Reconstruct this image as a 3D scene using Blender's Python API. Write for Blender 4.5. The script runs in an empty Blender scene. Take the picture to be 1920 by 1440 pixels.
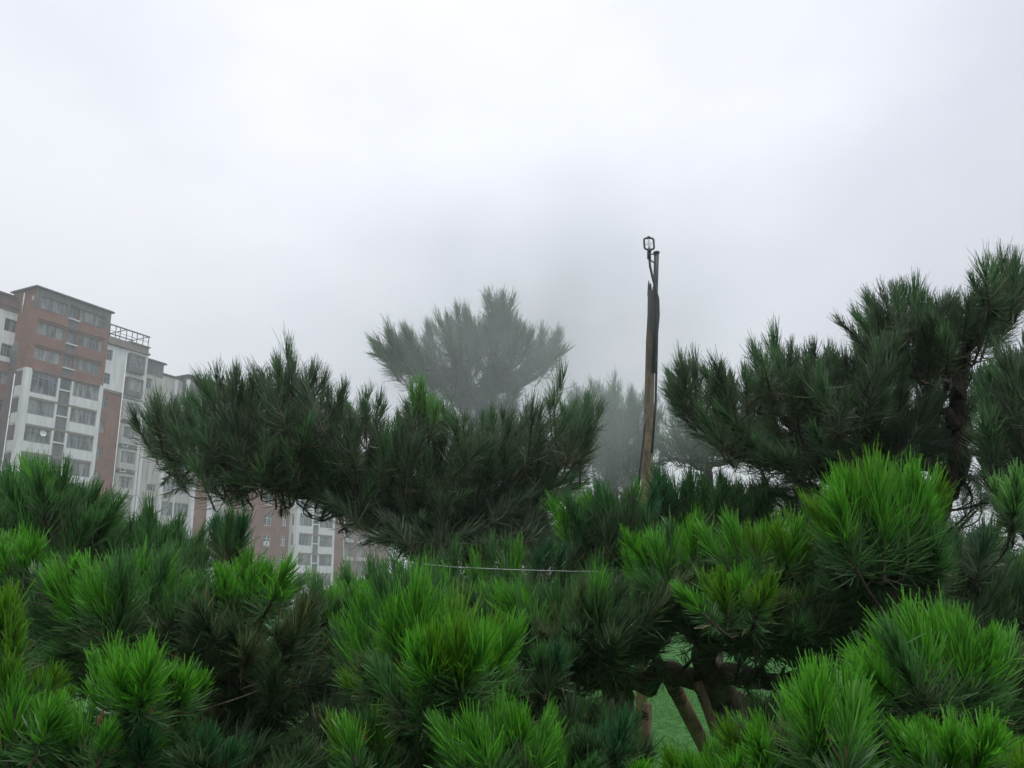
import bpy, math, random
import numpy as np
from mathutils import Vector, Matrix

# ---------------------------------------------------------------- camera
F = 1500.0                                   # focal length in pixels of a 1920 px wide frame
PITCH = math.radians(14.6); ROLL = math.radians(1.15); EYE = 2.0
scene = bpy.context.scene
COL = scene.collection
cam_data = bpy.data.cameras.new("camera")
cam = bpy.data.objects.new("camera", cam_data); COL.objects.link(cam)
cam_data.sensor_width = 36.0; cam_data.lens = 36.0 * F / 1920.0
cam_data.clip_start = 0.02; cam_data.clip_end = 3000
RM = Matrix.Rotation(math.pi / 2 + PITCH, 3, 'X') @ Matrix.Rotation(-ROLL, 3, 'Z')
cam.matrix_world = Matrix.Translation((0, 0, EYE)) @ RM.to_4x4()
scene.camera = cam

# ---------------------------------------------------------------- light
scene.view_settings.view_transform = 'Standard'
scene.view_settings.look = 'None'
scene.view_settings.gamma = 1.0
scene.view_settings.exposure = 0.16
SUN_EL, SUN_AZ = math.radians(64), math.radians(165)
world = bpy.data.worlds.new("World"); scene.world = world; world.use_nodes = True
nt = world.node_tree; nt.nodes.clear()
def N(t, typ, **kw):
    n = t.nodes.new(typ)
    for k, v in kw.items():
        if k in n.inputs: n.inputs[k].default_value = v
        else: setattr(n, k, v)
    return n
out = N(nt, 'ShaderNodeOutputWorld'); bg = N(nt, 'ShaderNodeBackground', Strength=0.1)
sky = N(nt, 'ShaderNodeTexSky'); sky.sky_type = 'NISHITA'; sky.sun_disc = False
sky.sun_elevation = SUN_EL; sky.sun_rotation = SUN_AZ
tc = N(nt, 'ShaderNodeTexCoord')
mp = N(nt, 'ShaderNodeMapping'); mp.inputs['Scale'].default_value = (1.0, 1.0, 1.9)
mp.inputs['Location'].default_value = (0.35, 0.2, 0.1)
nz = N(nt, 'ShaderNodeTexNoise', Scale=1.6, Detail=5.0, Roughness=0.48)
ramp = N(nt, 'ShaderNodeValToRGB')
ramp.color_ramp.elements[0].position = 0.30; ramp.color_ramp.elements[0].color = (0.69, 0.71, 0.80, 1)
ramp.color_ramp.elements[1].position = 0.66; ramp.color_ramp.elements[1].color = (0.93, 0.95, 1.0, 1)
# cloud layer gets brighter overhead
sep = N(nt, 'ShaderNodeSeparateXYZ')
mr = N(nt, 'ShaderNodeMapRange'); mr.interpolation_type = 'SMOOTHSTEP'
mr.inputs['From Min'].default_value = 0.0; mr.inputs['From Max'].default_value = 0.62
mr.inputs['To Min'].default_value = 7.15; mr.inputs['To Max'].default_value = 10.2
mul = N(nt, 'ShaderNodeVectorMath'); mul.operation = 'SCALE'
mix = N(nt, 'ShaderNodeMix'); mix.data_type = 'RGBA'; mix.inputs[0].default_value = 0.94
nt.links.new(tc.outputs['Generated'], mp.inputs['Vector']); nt.links.new(mp.outputs[0], nz.inputs['Vector'])
nt.links.new(nz.outputs['Fac'], ramp.inputs['Fac'])
nt.links.new(tc.outputs['Generated'], sep.inputs[0]); nt.links.new(sep.outputs['Z'], mr.inputs['Value'])
dt = N(nt, 'ShaderNodeVectorMath'); dt.operation = 'DOT_PRODUCT'; dt.inputs[1].default_value = (0.07, 0.80, 0.60)
g1 = N(nt, 'ShaderNodeMapRange'); g1.interpolation_type = 'SMOOTHSTEP'; g1.inputs['From Min'].default_value = 0.86; g1.inputs['From Max'].default_value = 1.0
g1.inputs['To Min'].default_value = 1.0; g1.inputs['To Max'].default_value = 1.14
g2 = N(nt, 'ShaderNodeMath'); g2.operation = 'MULTIPLY'; nt.links.new(tc.outputs['Generated'], dt.inputs[0]); nt.links.new(dt.outputs['Value'], g1.inputs['Value'])
nt.links.new(g1.outputs[0], g2.inputs[0]); nt.links.new(mr.outputs[0], g2.inputs[1])
nt.links.new(ramp.outputs['Color'], mul.inputs[0]); nt.links.new(g2.outputs[0], mul.inputs['Scale'])
nt.links.new(sky.outputs['Color'], mix.inputs[6]); nt.links.new(mul.outputs[0], mix.inputs[7])
nt.links.new(mix.outputs[2], bg.inputs['Color']); nt.links.new(bg.outputs[0], out.inputs['Surface'])
sd = bpy.data.lights.new("sun", 'SUN'); sd.energy = 1.5; sd.angle = math.radians(30); sd.color = (1, 0.97, 0.93)
so = bpy.data.objects.new("sun", sd); COL.objects.link(so)
_d = Vector((math.cos(SUN_EL) * math.sin(SUN_AZ), math.cos(SUN_EL) * math.cos(SUN_AZ), math.sin(SUN_EL)))
so.rotation_euler = _d.to_track_quat('Z', 'Y').to_euler(); so.location = _d * 60

# ---------------------------------------------------------------- helpers
rnd = random.Random(7); rng = np.random.default_rng(11)
R3 = np.array([list(r) for r in RM]); CAM = np.array([0, 0, EYE])
def at(px, py, d):
    """point d metres ahead of the lens plane seen at a photo position"""
    return CAM + R3 @ np.array([(px - 960) / F, -(py - 720) / F, -1.0]) * d

def tag(o, label=None, cat=None, group=None, kind=None):
    for k, v in (('label', label), ('category', cat), ('group', group), ('kind', kind)):
        if v: o[k] = v
    return o
def empty(name, loc, rz=0, **kw):
    o = bpy.data.objects.new(name, None); COL.objects.link(o)
    o.location = loc; o.rotation_euler = (0, 0, rz); o.empty_display_size = 0.2
    return tag(o, **kw)

class MB:
    """collects faces, links them as ONE mesh object"""
    def __init__(s): s.v = []; s.f = []; s.mi = []
    def quad(s, a, b, c, d, m=0):
        i = len(s.v); s.v += [tuple(a), tuple(b), tuple(c), tuple(d)]; s.f.append((i, i+1, i+2, i+3)); s.mi.append(m)
    def box(s, x0, x1, y0, y1, z0, z1, m=0):
        i = len(s.v)
        s.v += [(x, y, z) for x in (x0, x1) for y in (y0, y1) for z in (z0, z1)]
        for q in ((0, 1, 3, 2), (4, 6, 7, 5), (0, 4, 5, 1), (2, 3, 7, 6), (0, 2, 6, 4), (1, 5, 7, 3)):
            s.f.append(tuple(i + k for k in q)); s.mi.append(m)
    def tube(s, pts, rad, seg=8, m=0, cap=True, wob=0.0):
        pts = [np.array(p, float) for p in pts]
        if not hasattr(rad, '__len__'): rad = [rad] * len(pts)
        base = len(s.v); a = None
        for i, p in enumerate(pts):
            t = pts[min(i+1, len(pts)-1)] - pts[max(i-1, 0)]; t = t / (np.linalg.norm(t) + 1e-9)
            a = np.cross(t, [0.31, 0.93, 0.17] if abs(t[1]) < .9 else [1, 0, 0]) if a is None else a - t * (a @ t)
            a /= np.linalg.norm(a); b = np.cross(t, a)
            for k in range(seg):
                an = 2 * math.pi * k / seg; r = rad[i] * (1 + (rnd.uniform(-wob, wob) if wob else 0))
                s.v.append(tuple(p + a * math.cos(an) * r + b * math.sin(an) * r))
        for i in range(len(pts)-1):
            for k in range(seg):
                k2 = (k+1) % seg
                s.f.append((base+i*seg+k, base+i*seg+k2, base+(i+1)*seg+k2, base+(i+1)*seg+k)); s.mi.append(m)
        if cap:
            s.f.append(tuple(base + k for k in range(seg))[::-1]); s.mi.append(m)
            s.f.append(tuple(base + (len(pts)-1)*seg + k for k in range(seg))); s.mi.append(m)
    def build(s, name, mat, parent=None, smooth=False, loc=None):
        me = bpy.data.meshes.new(name); me.from_pydata(s.v, [], s.f); me.update()
        mats = mat if isinstance(mat, (list, tuple)) else [mat]
        for m in mats: me.materials.append(m)
        if len(mats) > 1: me.polygons.foreach_set('material_index', s.mi)
        if smooth: me.polygons.foreach_set('use_smooth', [True] * len(me.polygons))
        o = bpy.data.objects.new(name, me); COL.objects.link(o)
        if parent is not None: o.parent = parent
        if loc is not None: o.location = loc
        return o

def mat(name, base=(0.5, 0.5, 0.5), rough=0.6, spec=0.4, n_scale=None, n_amt=0.25, bump=0.0, b_scale=None, metal=0.0, stretch=(1, 1, 1), coord='Object'):
    m = bpy.data.materials.new(name); m.use_nodes = True; t = m.node_tree
    b = t.nodes['Principled BSDF']; b.inputs['Base Color'].default_value = (*base, 1)
    b.inputs['Roughness'].default_value = rough; b.inputs['Specular IOR Level'].default_value = spec; b.inputs['Metallic'].default_value = metal
    if n_scale:
        c = N(t, 'ShaderNodeTexCoord'); mpp = N(t, 'ShaderNodeMapping'); mpp.inputs['Scale'].default_value = stretch
        nn = N(t, 'ShaderNodeTexNoise', Scale=n_scale, Detail=6.0, Roughness=0.62)
        t.links.new(c.outputs[coord], mpp.inputs[0]); t.links.new(mpp.outputs[0], nn.inputs['Vector'])
        r = N(t, 'ShaderNodeValToRGB'); lo = [max(0, x * (1 - n_amt * 1.6)) for x in base]; hi = [x * (1 + n_amt * 1.3) for x in base]
        r.color_ramp.elements[0].position = 0.3; r.color_ramp.elements[0].color = (*lo, 1)
        r.color_ramp.elements[1].position = 0.7; r.color_ramp.elements[1].color = (*hi, 1)
        t.links.new(nn.outputs['Fac'], r.inputs[0]); t.links.new(r.outputs[0], b.inputs['Base Color'])
        if bump:
            n2 = N(t, 'ShaderNodeTexNoise', Scale=b_scale or n_scale * 3, Detail=5.0); t.links.new(mpp.outputs[0], n2.inputs['Vector'])
            bp = N(t, 'ShaderNodeBump', Strength=bump, Distance=0.02)
            t.links.new(n2.outputs['Fac'], bp.inputs['Height']); t.links.new(bp.outputs[0], b.inputs['Normal'])
    return m

def brick_mat(name, c1, c2, mortar):
    m = mat(name, c1, 0.85, 0.2); t = m.node_tree; b = t.nodes['Principled BSDF']
    c = N(t, 'ShaderNodeTexCoord'); sp = N(t, 'ShaderNodeSeparateXYZ'); cb = N(t, 'ShaderNodeCombineXYZ')
    ad = N(t, 'ShaderNodeMath'); ad.operation = 'ADD'
    t.links.new(c.outputs['Object'], sp.inputs[0]); t.links.new(sp.outputs['X'], ad.inputs[0]); t.links.new(sp.outputs['Y'], ad.inputs[1])
    t.links.new(ad.outputs[0], cb.inputs['X']); t.links.new(sp.outputs['Z'], cb.inputs['Y'])
    br = N(t, 'ShaderNodeTexBrick', Scale=1.0); br.inputs['Brick Width'].default_value = 0.4; br.inputs['Row Height'].default_value = 0.13
    br.inputs['Mortar Size'].default_value = 0.012
    br.inputs['Color1'].default_value = (*c1, 1); br.inputs['Color2'].default_value = (*c2, 1); br.inputs['Mortar'].default_value = (*mortar, 1)
    t.links.new(cb.outputs[0], br.inputs['Vector'])
    nn = N(t, 'ShaderNodeTexNoise', Scale=0.6, Detail=7.0, Roughness=0.7); t.links.new(c.outputs['Object'], nn.inputs['Vector'])
    mx = N(t, 'ShaderNodeMix'); mx.data_type = 'RGBA'; mx.blend_type = 'MULTIPLY'; mx.inputs[0].default_value = 0.65
    rr = N(t, 'ShaderNodeValToRGB'); rr.color_ramp.elements[0].position = 0.32; rr.color_ramp.elements[0].color = (0.42, 0.42, 0.43, 1)
    rr.color_ramp.elements[1].position = 0.62; rr.color_ramp.elements[1].color = (1.12, 1.08, 1.05, 1)
    t.links.new(nn.outputs['Fac'], rr.inputs[0]); t.links.new(br.outputs['Color'], mx.inputs[6]); t.links.new(rr.outputs[0], mx.inputs[7])
    t.links.new(mx.outputs[2], b.inputs['Base Color']); return m

def streaky(name, base, amt=0.22):
    """painted render with rain streaks running down it"""
    m = mat(name, base, 0.75, 0.25, n_scale=0.9, n_amt=amt, stretch=(2.2, 2.2, 0.35)); return m

def pane_mat(name, dark, light, scale):
    """window glass over curtains and dim rooms"""
    m = mat(name, dark, 0.12, 0.5); t = m.node_tree; b = t.nodes['Principled BSDF']
    c = N(t, 'ShaderNodeTexCoord'); mpp = N(t, 'ShaderNodeMapping'); mpp.inputs['Scale'].default_value = (scale, scale, 0.35)
    nn = N(t, 'ShaderNodeTexNoise', Scale=1.0, Detail=2.0, Roughness=0.5)
    t.links.new(c.outputs['Object'], mpp.inputs[0]); t.links.new(mpp.outputs[0], nn.inputs['Vector'])
    r = N(t, 'ShaderNodeValToRGB'); r.color_ramp.elements[0].position = 0.42; r.color_ramp.elements[0].color = (*dark, 1)
    r.color_ramp.elements[1].position = 0.62; r.color_ramp.elements[1].color = (*light, 1)
    t.links.new(nn.outputs['Fac'], r.inputs[0]); t.links.new(r.outputs[0], b.inputs['Base Color']); return m

M_BRICK = brick_mat('red_brick', (0.24, 0.10, 0.068), (0.175, 0.076, 0.057), (0.25, 0.18, 0.155))
M_BRICKP = brick_mat('weathered_brick', (0.22, 0.125, 0.105), (0.17, 0.10, 0.088), (0.22, 0.18, 0.165))
M_WHITE = streaky('white_render', (0.62, 0.62, 0.65), 0.12)
M_CREAM = streaky('pale_render', (0.42, 0.40, 0.39), 0.16)
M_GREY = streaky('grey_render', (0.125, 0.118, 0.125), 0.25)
M_SILL = streaky('sill_concrete', (0.20, 0.17, 0.15), 0.2)
M_ROOF = mat('roof_sheet', (0.075, 0.065, 0.07), 0.6, 0.3, n_scale=1.5)
M_FRAME = mat('window_frame', (0.22, 0.23, 0.25), 0.5, 0.4)
M_DARKM = mat('dark_metal', (0.05, 0.052, 0.06), 0.45, 0.5, n_scale=30)
M_WHITEP = mat('white_plastic', (0.72, 0.73, 0.74), 0.5, 0.4, n_scale=4, n_amt=0.08)
M_PANES = [pane_mat('window_pane', (0.03, 0.035, 0.042), (0.20, 0.21, 0.22), 1.7),
           pane_mat('window_pane_pale', (0.06, 0.066, 0.075), (0.27, 0.27, 0.27), 2.3),
           pane_mat('window_pane_dark', (0.03, 0.033, 0.04), (0.09, 0.10, 0.12), 1.3)]

# ---------------------------------------------------------------- ground
def ground():
    m = mat('lawn', (0.042, 0.135, 0.030), 0.95, 0.05, n_scale=9.0, n_amt=0.45, bump=0.5, b_scale=40)
    mb = MB(); n = 40; S = 900.0
    xs = [math.copysign(abs(i / n) ** 2.2, i) * S for i in range(-n, n + 1)]
    idx = {}
    for i, x in enumerate(xs):
        for j, y in enumerate(xs):
            idx[i, j] = len(mb.v)
            r = math.hypot(x, y)
            mb.v.append((x, y, 0.06 * math.sin(x * 0.35 + 1) * math.cos(y * 0.27) * min(1, r / 6) if r < 60 else 0.0))
    for i in range(2 * n):
        for j in range(2 * n):
            mb.f.append((idx[i, j], idx[i+1, j], idx[i+1, j+1], idx[i, j+1])); mb.mi.append(0)
    tag(mb.build('ground', m, smooth=True), kind='structure')
ground()

# ---------------------------------------------------------------- apartment blocks
BAZ = math.radians(65.5)                 # the row runs away to the right
ORG = Vector((-57.2385, 90.488, 0))
UX = Vector((math.cos(BAZ), math.sin(BAZ), 0)); VY = Vector((-math.sin(BAZ), math.cos(BAZ), 0))
def bloc(s, y=0, z=0): return ORG + UX * s + VY * y + Vector((0, 0, z))

def wall_holes(mb, x0, x1, z0, z1, y, holes, depth=0.25, m=0, back=None):
    """front skin facing -y with reveals round each opening; back = thickness to close the box"""
    hs = [h for h in holes if h[1] > x0 and h[0] < x1 and h[3] > z0 and h[2] < z1]
    xs = sorted(set([x0, x1] + [min(max(h[k], x0), x1) for h in hs for k in (0, 1)]))
    zs = sorted(set([z0, z1] + [min(max(h[k], z0), z1) for h in hs for k in (2, 3)]))
    for i in range(len(xs)-1):
        for j in range(len(zs)-1):
            cx, cz = (xs[i]+xs[i+1])/2, (zs[j]+zs[j+1])/2
            if any(h[0] < cx < h[1] and h[2] < cz < h[3] for h in hs): continue
            mb.quad((xs[i], y, zs[j]), (xs[i+1], y, zs[j]), (xs[i+1], y, zs[j+1]), (xs[i], y, zs[j+1]), m)
    for a, b, c, d in hs:
        Y = y + depth
        mb.quad((a, y, c), (a, Y, c), (a, Y, d), (a, y, d), m); mb.quad((b, y, c), (b, y, d), (b, Y, d), (b, Y, c), m)
        mb.quad((a, y, c), (b, y, c), (b, Y, c), (a, Y, c), m); mb.quad((a, y, d), (a, Y, d), (b, Y, d), (b, y, d), m)
    if back:
        Y = y + back
        mb.quad((x0, y, z0), (x0, y, z1), (x0, Y, z1), (x0, Y, z0), m); mb.quad((x1, y, z0), (x1, Y, z0), (x1, Y, z1), (x1, y, z1), m)
        mb.quad((x0, y, z1), (x1, y, z1), (x1, Y, z1), (x0, Y, z1), m); mb.quad((x0, Y, z0), (x0, Y, z1), (x1, Y, z1), (x1, Y, z0), m)

wrnd = random.Random(5)
def window(root, a, b, c, d, y, nm=3, pane=None, fr=None, trans=True):
    """frame with mullions (part) and its glass (sub-part); y is the plane of the frame's face"""
    t = 0.07; mb = MB()
    mb.box(a, b, y, y+.08, c, c+t); mb.box(a, b, y, y+.08, d-t, d)
    mb.box(a, a+t, y, y+.08, c+t, d-t); mb.box(b-t, b, y, y+.08, c+t, d-t)
    for k in range(1, nm):
        x = a + (b-a) * (k + wrnd.uniform(-.12, .12)) / nm
        mb.box(x-.035, x+.035, y+.004, y+.07, c+t, d-t)
    if trans and d-c > 1.2: mb.box(a+t, b-t, y+.008, y+.06, c+(d-c)*.68, c+(d-c)*.68+.05)
    f = mb.build('window', fr or M_FRAME, root)
    g = MB(); g.box(a+.02, b-.02, y+.045, y+.055, c+.02, d-.02)
    g.build('pane', pane or wrnd.choice(M_PANES), f); return f

FH = 3.27
def tower(root, s0, top, zlow=0.0, wide=10.5, left_side=True, nfl=5):
    """balcony tower: white frame and parapets below, brick floors on top; s0 = left corner"""
    Z = [28.8 - FH * k for k in range(0, 9)]              # underside of each band downwards
    # upper brick storeys
    holes = []; wins = []
    zs = [(36.5, 38.0), (33.25, 34.75), (30.1, 31.55)] if top > 36 else [(33.25, 34.75), (30.1, 31.55)]
    for c, d in zs:
        holes += [(s0+.8, s0+4.2, c, d), (s0+4.55, s0+5.95, c-.1, d+.1), (s0+6.1, s0+9.75, c, d)]
    mb = MB(); wall_holes(mb, s0+.05, s0+wide-.05, 28.82, top, 0.02, holes, 0.3, back=4.3)
    mb.build('brick_wall', M_BRICK, root)
    if top > 36:       # unpainted grey storey under the roof
        g = MB(); wall_holes(g, s0+.03, s0+wide-.03, 36.4, top-.1, -0.012, [(h[0], h[1], max(h[2], 36.4), h[3]) for h in holes if h[2] > 36], 0.02)
        g.build('render_band', M_GREY, root)
    for c, d in zs:
        window(root, s0+.8, s0+4.2, c, d, 0.15, 4, M_PANES[wrnd.choice((0, 1, 1))])
        window(root, s0+6.1, s0+9.75, c, d, 0.15, 4, M_PANES[wrnd.choice((0, 1))])
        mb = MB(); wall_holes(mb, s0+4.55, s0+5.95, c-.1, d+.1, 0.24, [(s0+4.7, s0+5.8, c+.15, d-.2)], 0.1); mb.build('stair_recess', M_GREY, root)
        window(root, s0+4.7, s0+5.8, c+.15, d-.2, 0.30, 2, M_PANES[2])
        mb = MB(); mb.box(s0+4.5, s0+6.0, -0.25, 0.02, c-.28, c-.16); mb.build('white_ledge', M_WHITEP, root)
        mb = MB(); mb.box(s0+4.58, s0+5.92, -0.02, 0.018, c-1.6, c-.30); mb.build('stair_panel', M_GREY, root)
        mb = MB(); mb.box(s0+.7, s0+9.95, -0.14, 0.018, c-1.42, c-1.28); mb.box(s0+.75, s0+9.9, -0.08, 0.018, c-1.28, c-1.18)
        mb.build('brick_sill', M_BRICKP, root)
    # white frame below
    mb = MB()
    mb.box(s0, s0+.82, -0.05, 0.5, zlow, 28.86); mb.build('corner_pillar', M_WHITE, root)
    mb = MB(); mb.box(s0+wide-.55, s0+wide, -0.05, 0.5, zlow, 28.9); mb.build('corner_pillar', M_WHITE, root)
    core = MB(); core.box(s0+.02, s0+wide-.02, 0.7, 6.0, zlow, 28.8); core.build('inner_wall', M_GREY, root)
    for k in range(0, nfl):
        z = Z[k]                                            # underside of slab band
        mb = MB(); mb.box(s0+.82, s0+wide-.55, -0.02, 0.68, z-.02-.28, z-.02); mb.build('floor_band', M_SILL if k else M_BRICKP, root)
        lo = z - 2.03 if not (k == 0) else z - 2.03
        tall = (k == 0) or (s0 > 40 and k == 5)
        # left loggia
        wl = z - 2.72 if tall else lo - .55 + .55
        mb = MB(); mb.box(s0+.82, s0+4.2, 0.0, 0.2, z-FH-.02, wl-.05); mb.build('parapet', M_WHITE, root)
        window(root, s0+.84, s0+4.18, wl, z-.32, 0.06, 4, M_PANES[wrnd.choice((0, 1, 2) if not tall else (0, 2))])
        # right loggia
        mb = MB(); mb.box(s0+6.3, s0+wide-.55, 0.0, 0.2, z-FH-.02, lo-.05); mb.build('parapet', M_WHITE, root)
        window(root, s0+6.32, s0+wide-.57, lo, z-.32, 0.06, 4, M_PANES[wrnd.choice((0, 1))])
        # stair strip between two thin white posts
        for x in (s0+4.2, s0+6.02):
            mb = MB(); mb.box(x, x+.28, -0.035, 0.3, z-FH-.02, z-.30); mb.build('post', M_WHITE, root)
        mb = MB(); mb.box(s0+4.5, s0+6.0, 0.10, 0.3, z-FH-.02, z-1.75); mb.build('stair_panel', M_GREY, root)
        window(root, s0+4.5, s0+6.0, z-1.60, z-.32, 0.10, 1, M_PANES[2], trans=False)
        mb = MB(); mb.box(s0+4.49, s0+6.01, -0.02, 0.3, z-1.74, z-1.61); mb.build('white_ledge', M_WHITEP, root)
        if left_side:                                       # balcony returning round the left corner
            mb = MB(); mb.box(s0+.01, s0+.2, 0.5, 1.62, z-FH, lo-.05); mb.build('parapet', M_WHITE, root)
            mb = MB(); mb.box(s0+.0, s0+.6, 0.5, 1.66, z-.30, z); mb.build('floor_band', M_CREAM, root)
            f = MB(); f.box(s0+.04, s0+.12, 0.5, 0.57, lo, z-.3); f.box(s0+.04, s0+.12, 1.0, 1.05, lo, z-.3); f.box(s0+.04, s0+.12, 1.55, 1.62, lo, z-.3)
            ff = f.build('window', M_FRAME, root)
            g = MB(); g.box(s0+.07, s0+.08, 0.5, 1.6, lo, z-.3); g.build('pane', M_PANES[0], ff)

def pipe(root, s, y, z0, z1):
    mb = MB(); mb.tube([(s, y, z0), (s, y, z1)], 0.065, 8)
    for z in np.arange(z0+1, z1, 3.0): mb.tube([(s, y, z), (s, y, z+.12)], 0.085, 8)
    mb.build('drain_pipe', M_WHITEP, root, smooth=True)

def roof_slab(root, x0, x1, y0, y1, z, th=0.16, over=0.28, rise=0.0):
    mb = MB(); mb.box(x0-over, x1+over, y0-over, y1+over, z, z+th)
    mb.box(x0-over+.1, x1+over-.1, y0-over+.1, y1+over-.1, z+th, z+th+.08)
    mb.build('roof', M_ROOF, root)

def ac_unit(s, y, z, label, group='air conditioner units on the apartment wings'):
    r = empty('air_conditioner', bloc(s, y, z), BAZ, label=label, cat='air conditioner', group=group)
    mb = MB(); mb.box(0, .85, -.36, 0, 0, .62); mb.build('casing', M_WHITEP, r)
    mb = MB(); mb.tube([(.33, -.365, .31), (.33, -.385, .31)], .22, 14); mb.build('fan_grille', M_DARKM, r)
    mb = MB(); mb.box(.08, .12, -.34, 0, -.05, -.002); mb.box(.7, .74, -.34, 0, -.05, -.002); mb.build('bracket', M_DARKM, r)

# --- near block: tower at the left edge, wing to its right, set-back wing to its left
A = empty('apartment_block', bloc(0), BAZ, label='nearest brick and white apartment block, tall balcony tower at the left edge', cat='apartment block', group='apartment blocks of the housing row')
tower(A, 0.0, 38.85, nfl=8)
roof_slab(A, 0, 10.5, 0, 4.3, 38.86)
mb = MB(); mb.box(0.06, 10.44, 4.325, 12, 0, 38.4); mb.build('rear_wall', M_BRICKP, A)
roof_slab(A, 0, 10.5, 4.8, 12, 38.42, over=.05)
pipe(A, -0.08, 2.1, 36.0, 38.5); pipe(A, -0.10, 1.72, 1.0, 28.2)
mb = MB(); mb.box(-.05, -.004, .25, .62, 37.3, 37.85); mb.build('wall_plaque', M_CREAM, A)
# left set-back wing
mb = MB(); wh = [(-1.35, .15, 33.5, 35.05), (-1.35, .15, 30.35, 31.9), (-5.2, -3.6, 33.5, 35.05), (-5.2, -3.6, 30.35, 31.9)]
wall_holes(mb, -12, 1.0, 29.75, 36.0, 3.0, wh, 0.25, back=1.0); mb.build('white_wall', M_WHITE, A)
for h in wh: window(A, *h, 3.12, 2, M_PANES[0])
mb = MB(); bh = [(-1.25, -.05, 28.5-FH*k-1.45, 28.5-FH*k) for k in range(8)] + [(-5.2, -3.9, 28.5-FH*k-1.45, 28.5-FH*k) for k in range(8)]
wall_holes(mb, -12, 1.0, 0, 29.73, 3.02, bh, 0.25, back=1.0); mb.build('brick_wall', M_BRICK, A)
for h in bh[:5]: window(A, *h, 3.14, 2, M_PANES[1])
mb = MB(); mb.box(-12, .9, 2.9, 3.3, 36.02, 36.5); mb.box(-12, .85, 2.75, 3.3, 36.5, 36.62); mb.build('cornice', M_BRICKP, A)
mb = MB(); mb.box(-12, -.01, 3.32, 9, 36.0, 37.9); mb.build('attic_wall', M_BRICKP, A)
roof_slab(A, -12, -.5, 3.3, 9, 37.92)
mb = MB(); mb.tube([(0.35, 2.6, 29), (0.2, 2.5, 31), (0.75, 2.6, 33), (0.4, 2.6, 35.6)], [0.5, 0.75, 0.55, 0.35], 9, wob=.3); mb.build('corner_duct', M_GREY, A)  # lumpy grey duct in the corner beside the tower
# right wing of the near block
mb = MB(); wh = [(10.55, 11.45, 32.5, 33.95), (10.55, 11.45, 29.3, 30.75)]
wall_holes(mb, 10.52, 13.5, 28.65, 34.6, 0.12, wh, 0.22, back=4.0); mb.build('white_wall', M_WHITE, A)
for h in wh: window(A, *h, 0.24, 2, M_PANES[0 if h[2] > 31 else 2])
mb = MB(); bh = [(10.6, 11.5, 27.6-FH*k-1.5, 27.6-FH*k) for k in range(8)]
wall_holes(mb, 10.52, 13.42, 0, 28.62, 0.16, bh, 0.22, back=4.0); mb.build('brick_wall', M_BRICK, A)
for h in bh: window(A, *h, 0.28, 2, M_PANES[1])
mb = MB(); mb.box(10.52, 13.44, 0.02, 0.14, 28.3, 28.63); mb.box(10.52, 13.46, 0.0, .118, 34.62, 34.95); mb.build('cornice', M_SILL, A)
pipe(A, 13.47, 0.02, 0.5, 34.4)
mb = MB(); wall_holes(mb, 13.52, 17.0, 27.7, 34.6, 0.1, [], 0.2, back=4.0); mb.build('white_wall', M_WHITE, A)
mb = MB(); wall_holes(mb, 13.54, 16.6, 0, 27.68, 0.2, [], 0.2, back=4.0); mb.build('bay_wall', M_CREAM, A)
mb = MB(); mb.box(16.62, 17.0, -.02, 3.9, 0, 27.68); mb.build('corner_pillar', M_WHITE, A)
for k in range(9):                                         # projecting bay windows
    z1 = 34.2 - FH * k
    bm_ = MB(); bm_.box(13.7, 16.2, -.45, .098, z1-2.55, z1-1.75); bm_.box(13.7, 16.2, -.45, .098, z1-.2, z1)
    bm_.box(13.7, 13.85, -.44, .098, z1-1.75, z1-.2); bm_.box(16.05, 16.2, -.44, .098, z1-1.75, z1-.2)
    bm_.build('bay_box', M_GREY if k < 2 else M_CREAM, A)
    window(A, 13.86, 16.04, z1-1.74, z1-.21, -.38, 2, M_PANES[1])
    if k >= 2:
        mb = MB(); mb.box(13.56, 16.6, .05, .196, z1+.32, z1+.5); mb.build('floor_band', M_BRICKP if k % 2 else M_SILL, A)
mb = MB(); mb.box(15.0, 16.7, -.05, .095, 33.9, 34.05); mb.build('white_ledge', M_WHITEP, A)
# terrace and its glazed pergola
mb = MB(); mb.box(10.5, 16.9, .0, .25, 34.97, 35.75); mb.box(10.5, 17.1, -.2, .3, 34.72, 34.95); mb.box(13.6, 17.1, -.15, .3, 35.77, 35.9)
mb.build('terrace_parapet', M_SILL, A)
mb = MB(); mb.box(10.5, 17, .3, 4.1, 34.62, 34.7); mb.build('terrace_floor', M_SILL, A)
pg = MB()
for x in (10.6, 11.5, 12.2, 13.2, 14.1, 14.9, 15.9, 16.8):
    pg.box(x-.04, x+.04, .08, .16, 35.9 if x > 13.6 else 35.76, 37.3)
pg.box(10.45, 17.0, .04, .2, 37.3, 37.45)
for x in (10.6, 13.2, 16.8): pg.box(x-.04, x+.04, 3.3, 3.38, 34.72, 37.3)
pg.box(10.45, 17.0, 3.28, 3.42, 37.3, 37.42)
for x in (10.6, 13.2, 16.8): pg.box(x-.05, x+.05, .2, 3.28, 37.32, 37.4)
pg.box(10.5, 16.9, .1, .14, 36.55, 36.6)
pg = pg.build('pergola_frame', M_DARKM, A)
ac_unit(14.2, .19, 21.5, 'boxy white air conditioner beside the pale bay windows, uppermost of three on the near block')
ac_unit(14.2, .19, 18.2, 'boxy white air conditioner, middle one of three on the nearest block')
ac_unit(14.2, .19, 15.0, 'boxy white air conditioner near the needles, lowest of three on the near block')
M_CLOTHS = [mat('laundry_blue', (0.10, 0.13, 0.24), .8), mat('laundry_dark', (0.04, 0.045, 0.06), .8), mat('laundry_pale', (0.5, 0.5, 0.52), .8)]
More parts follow.
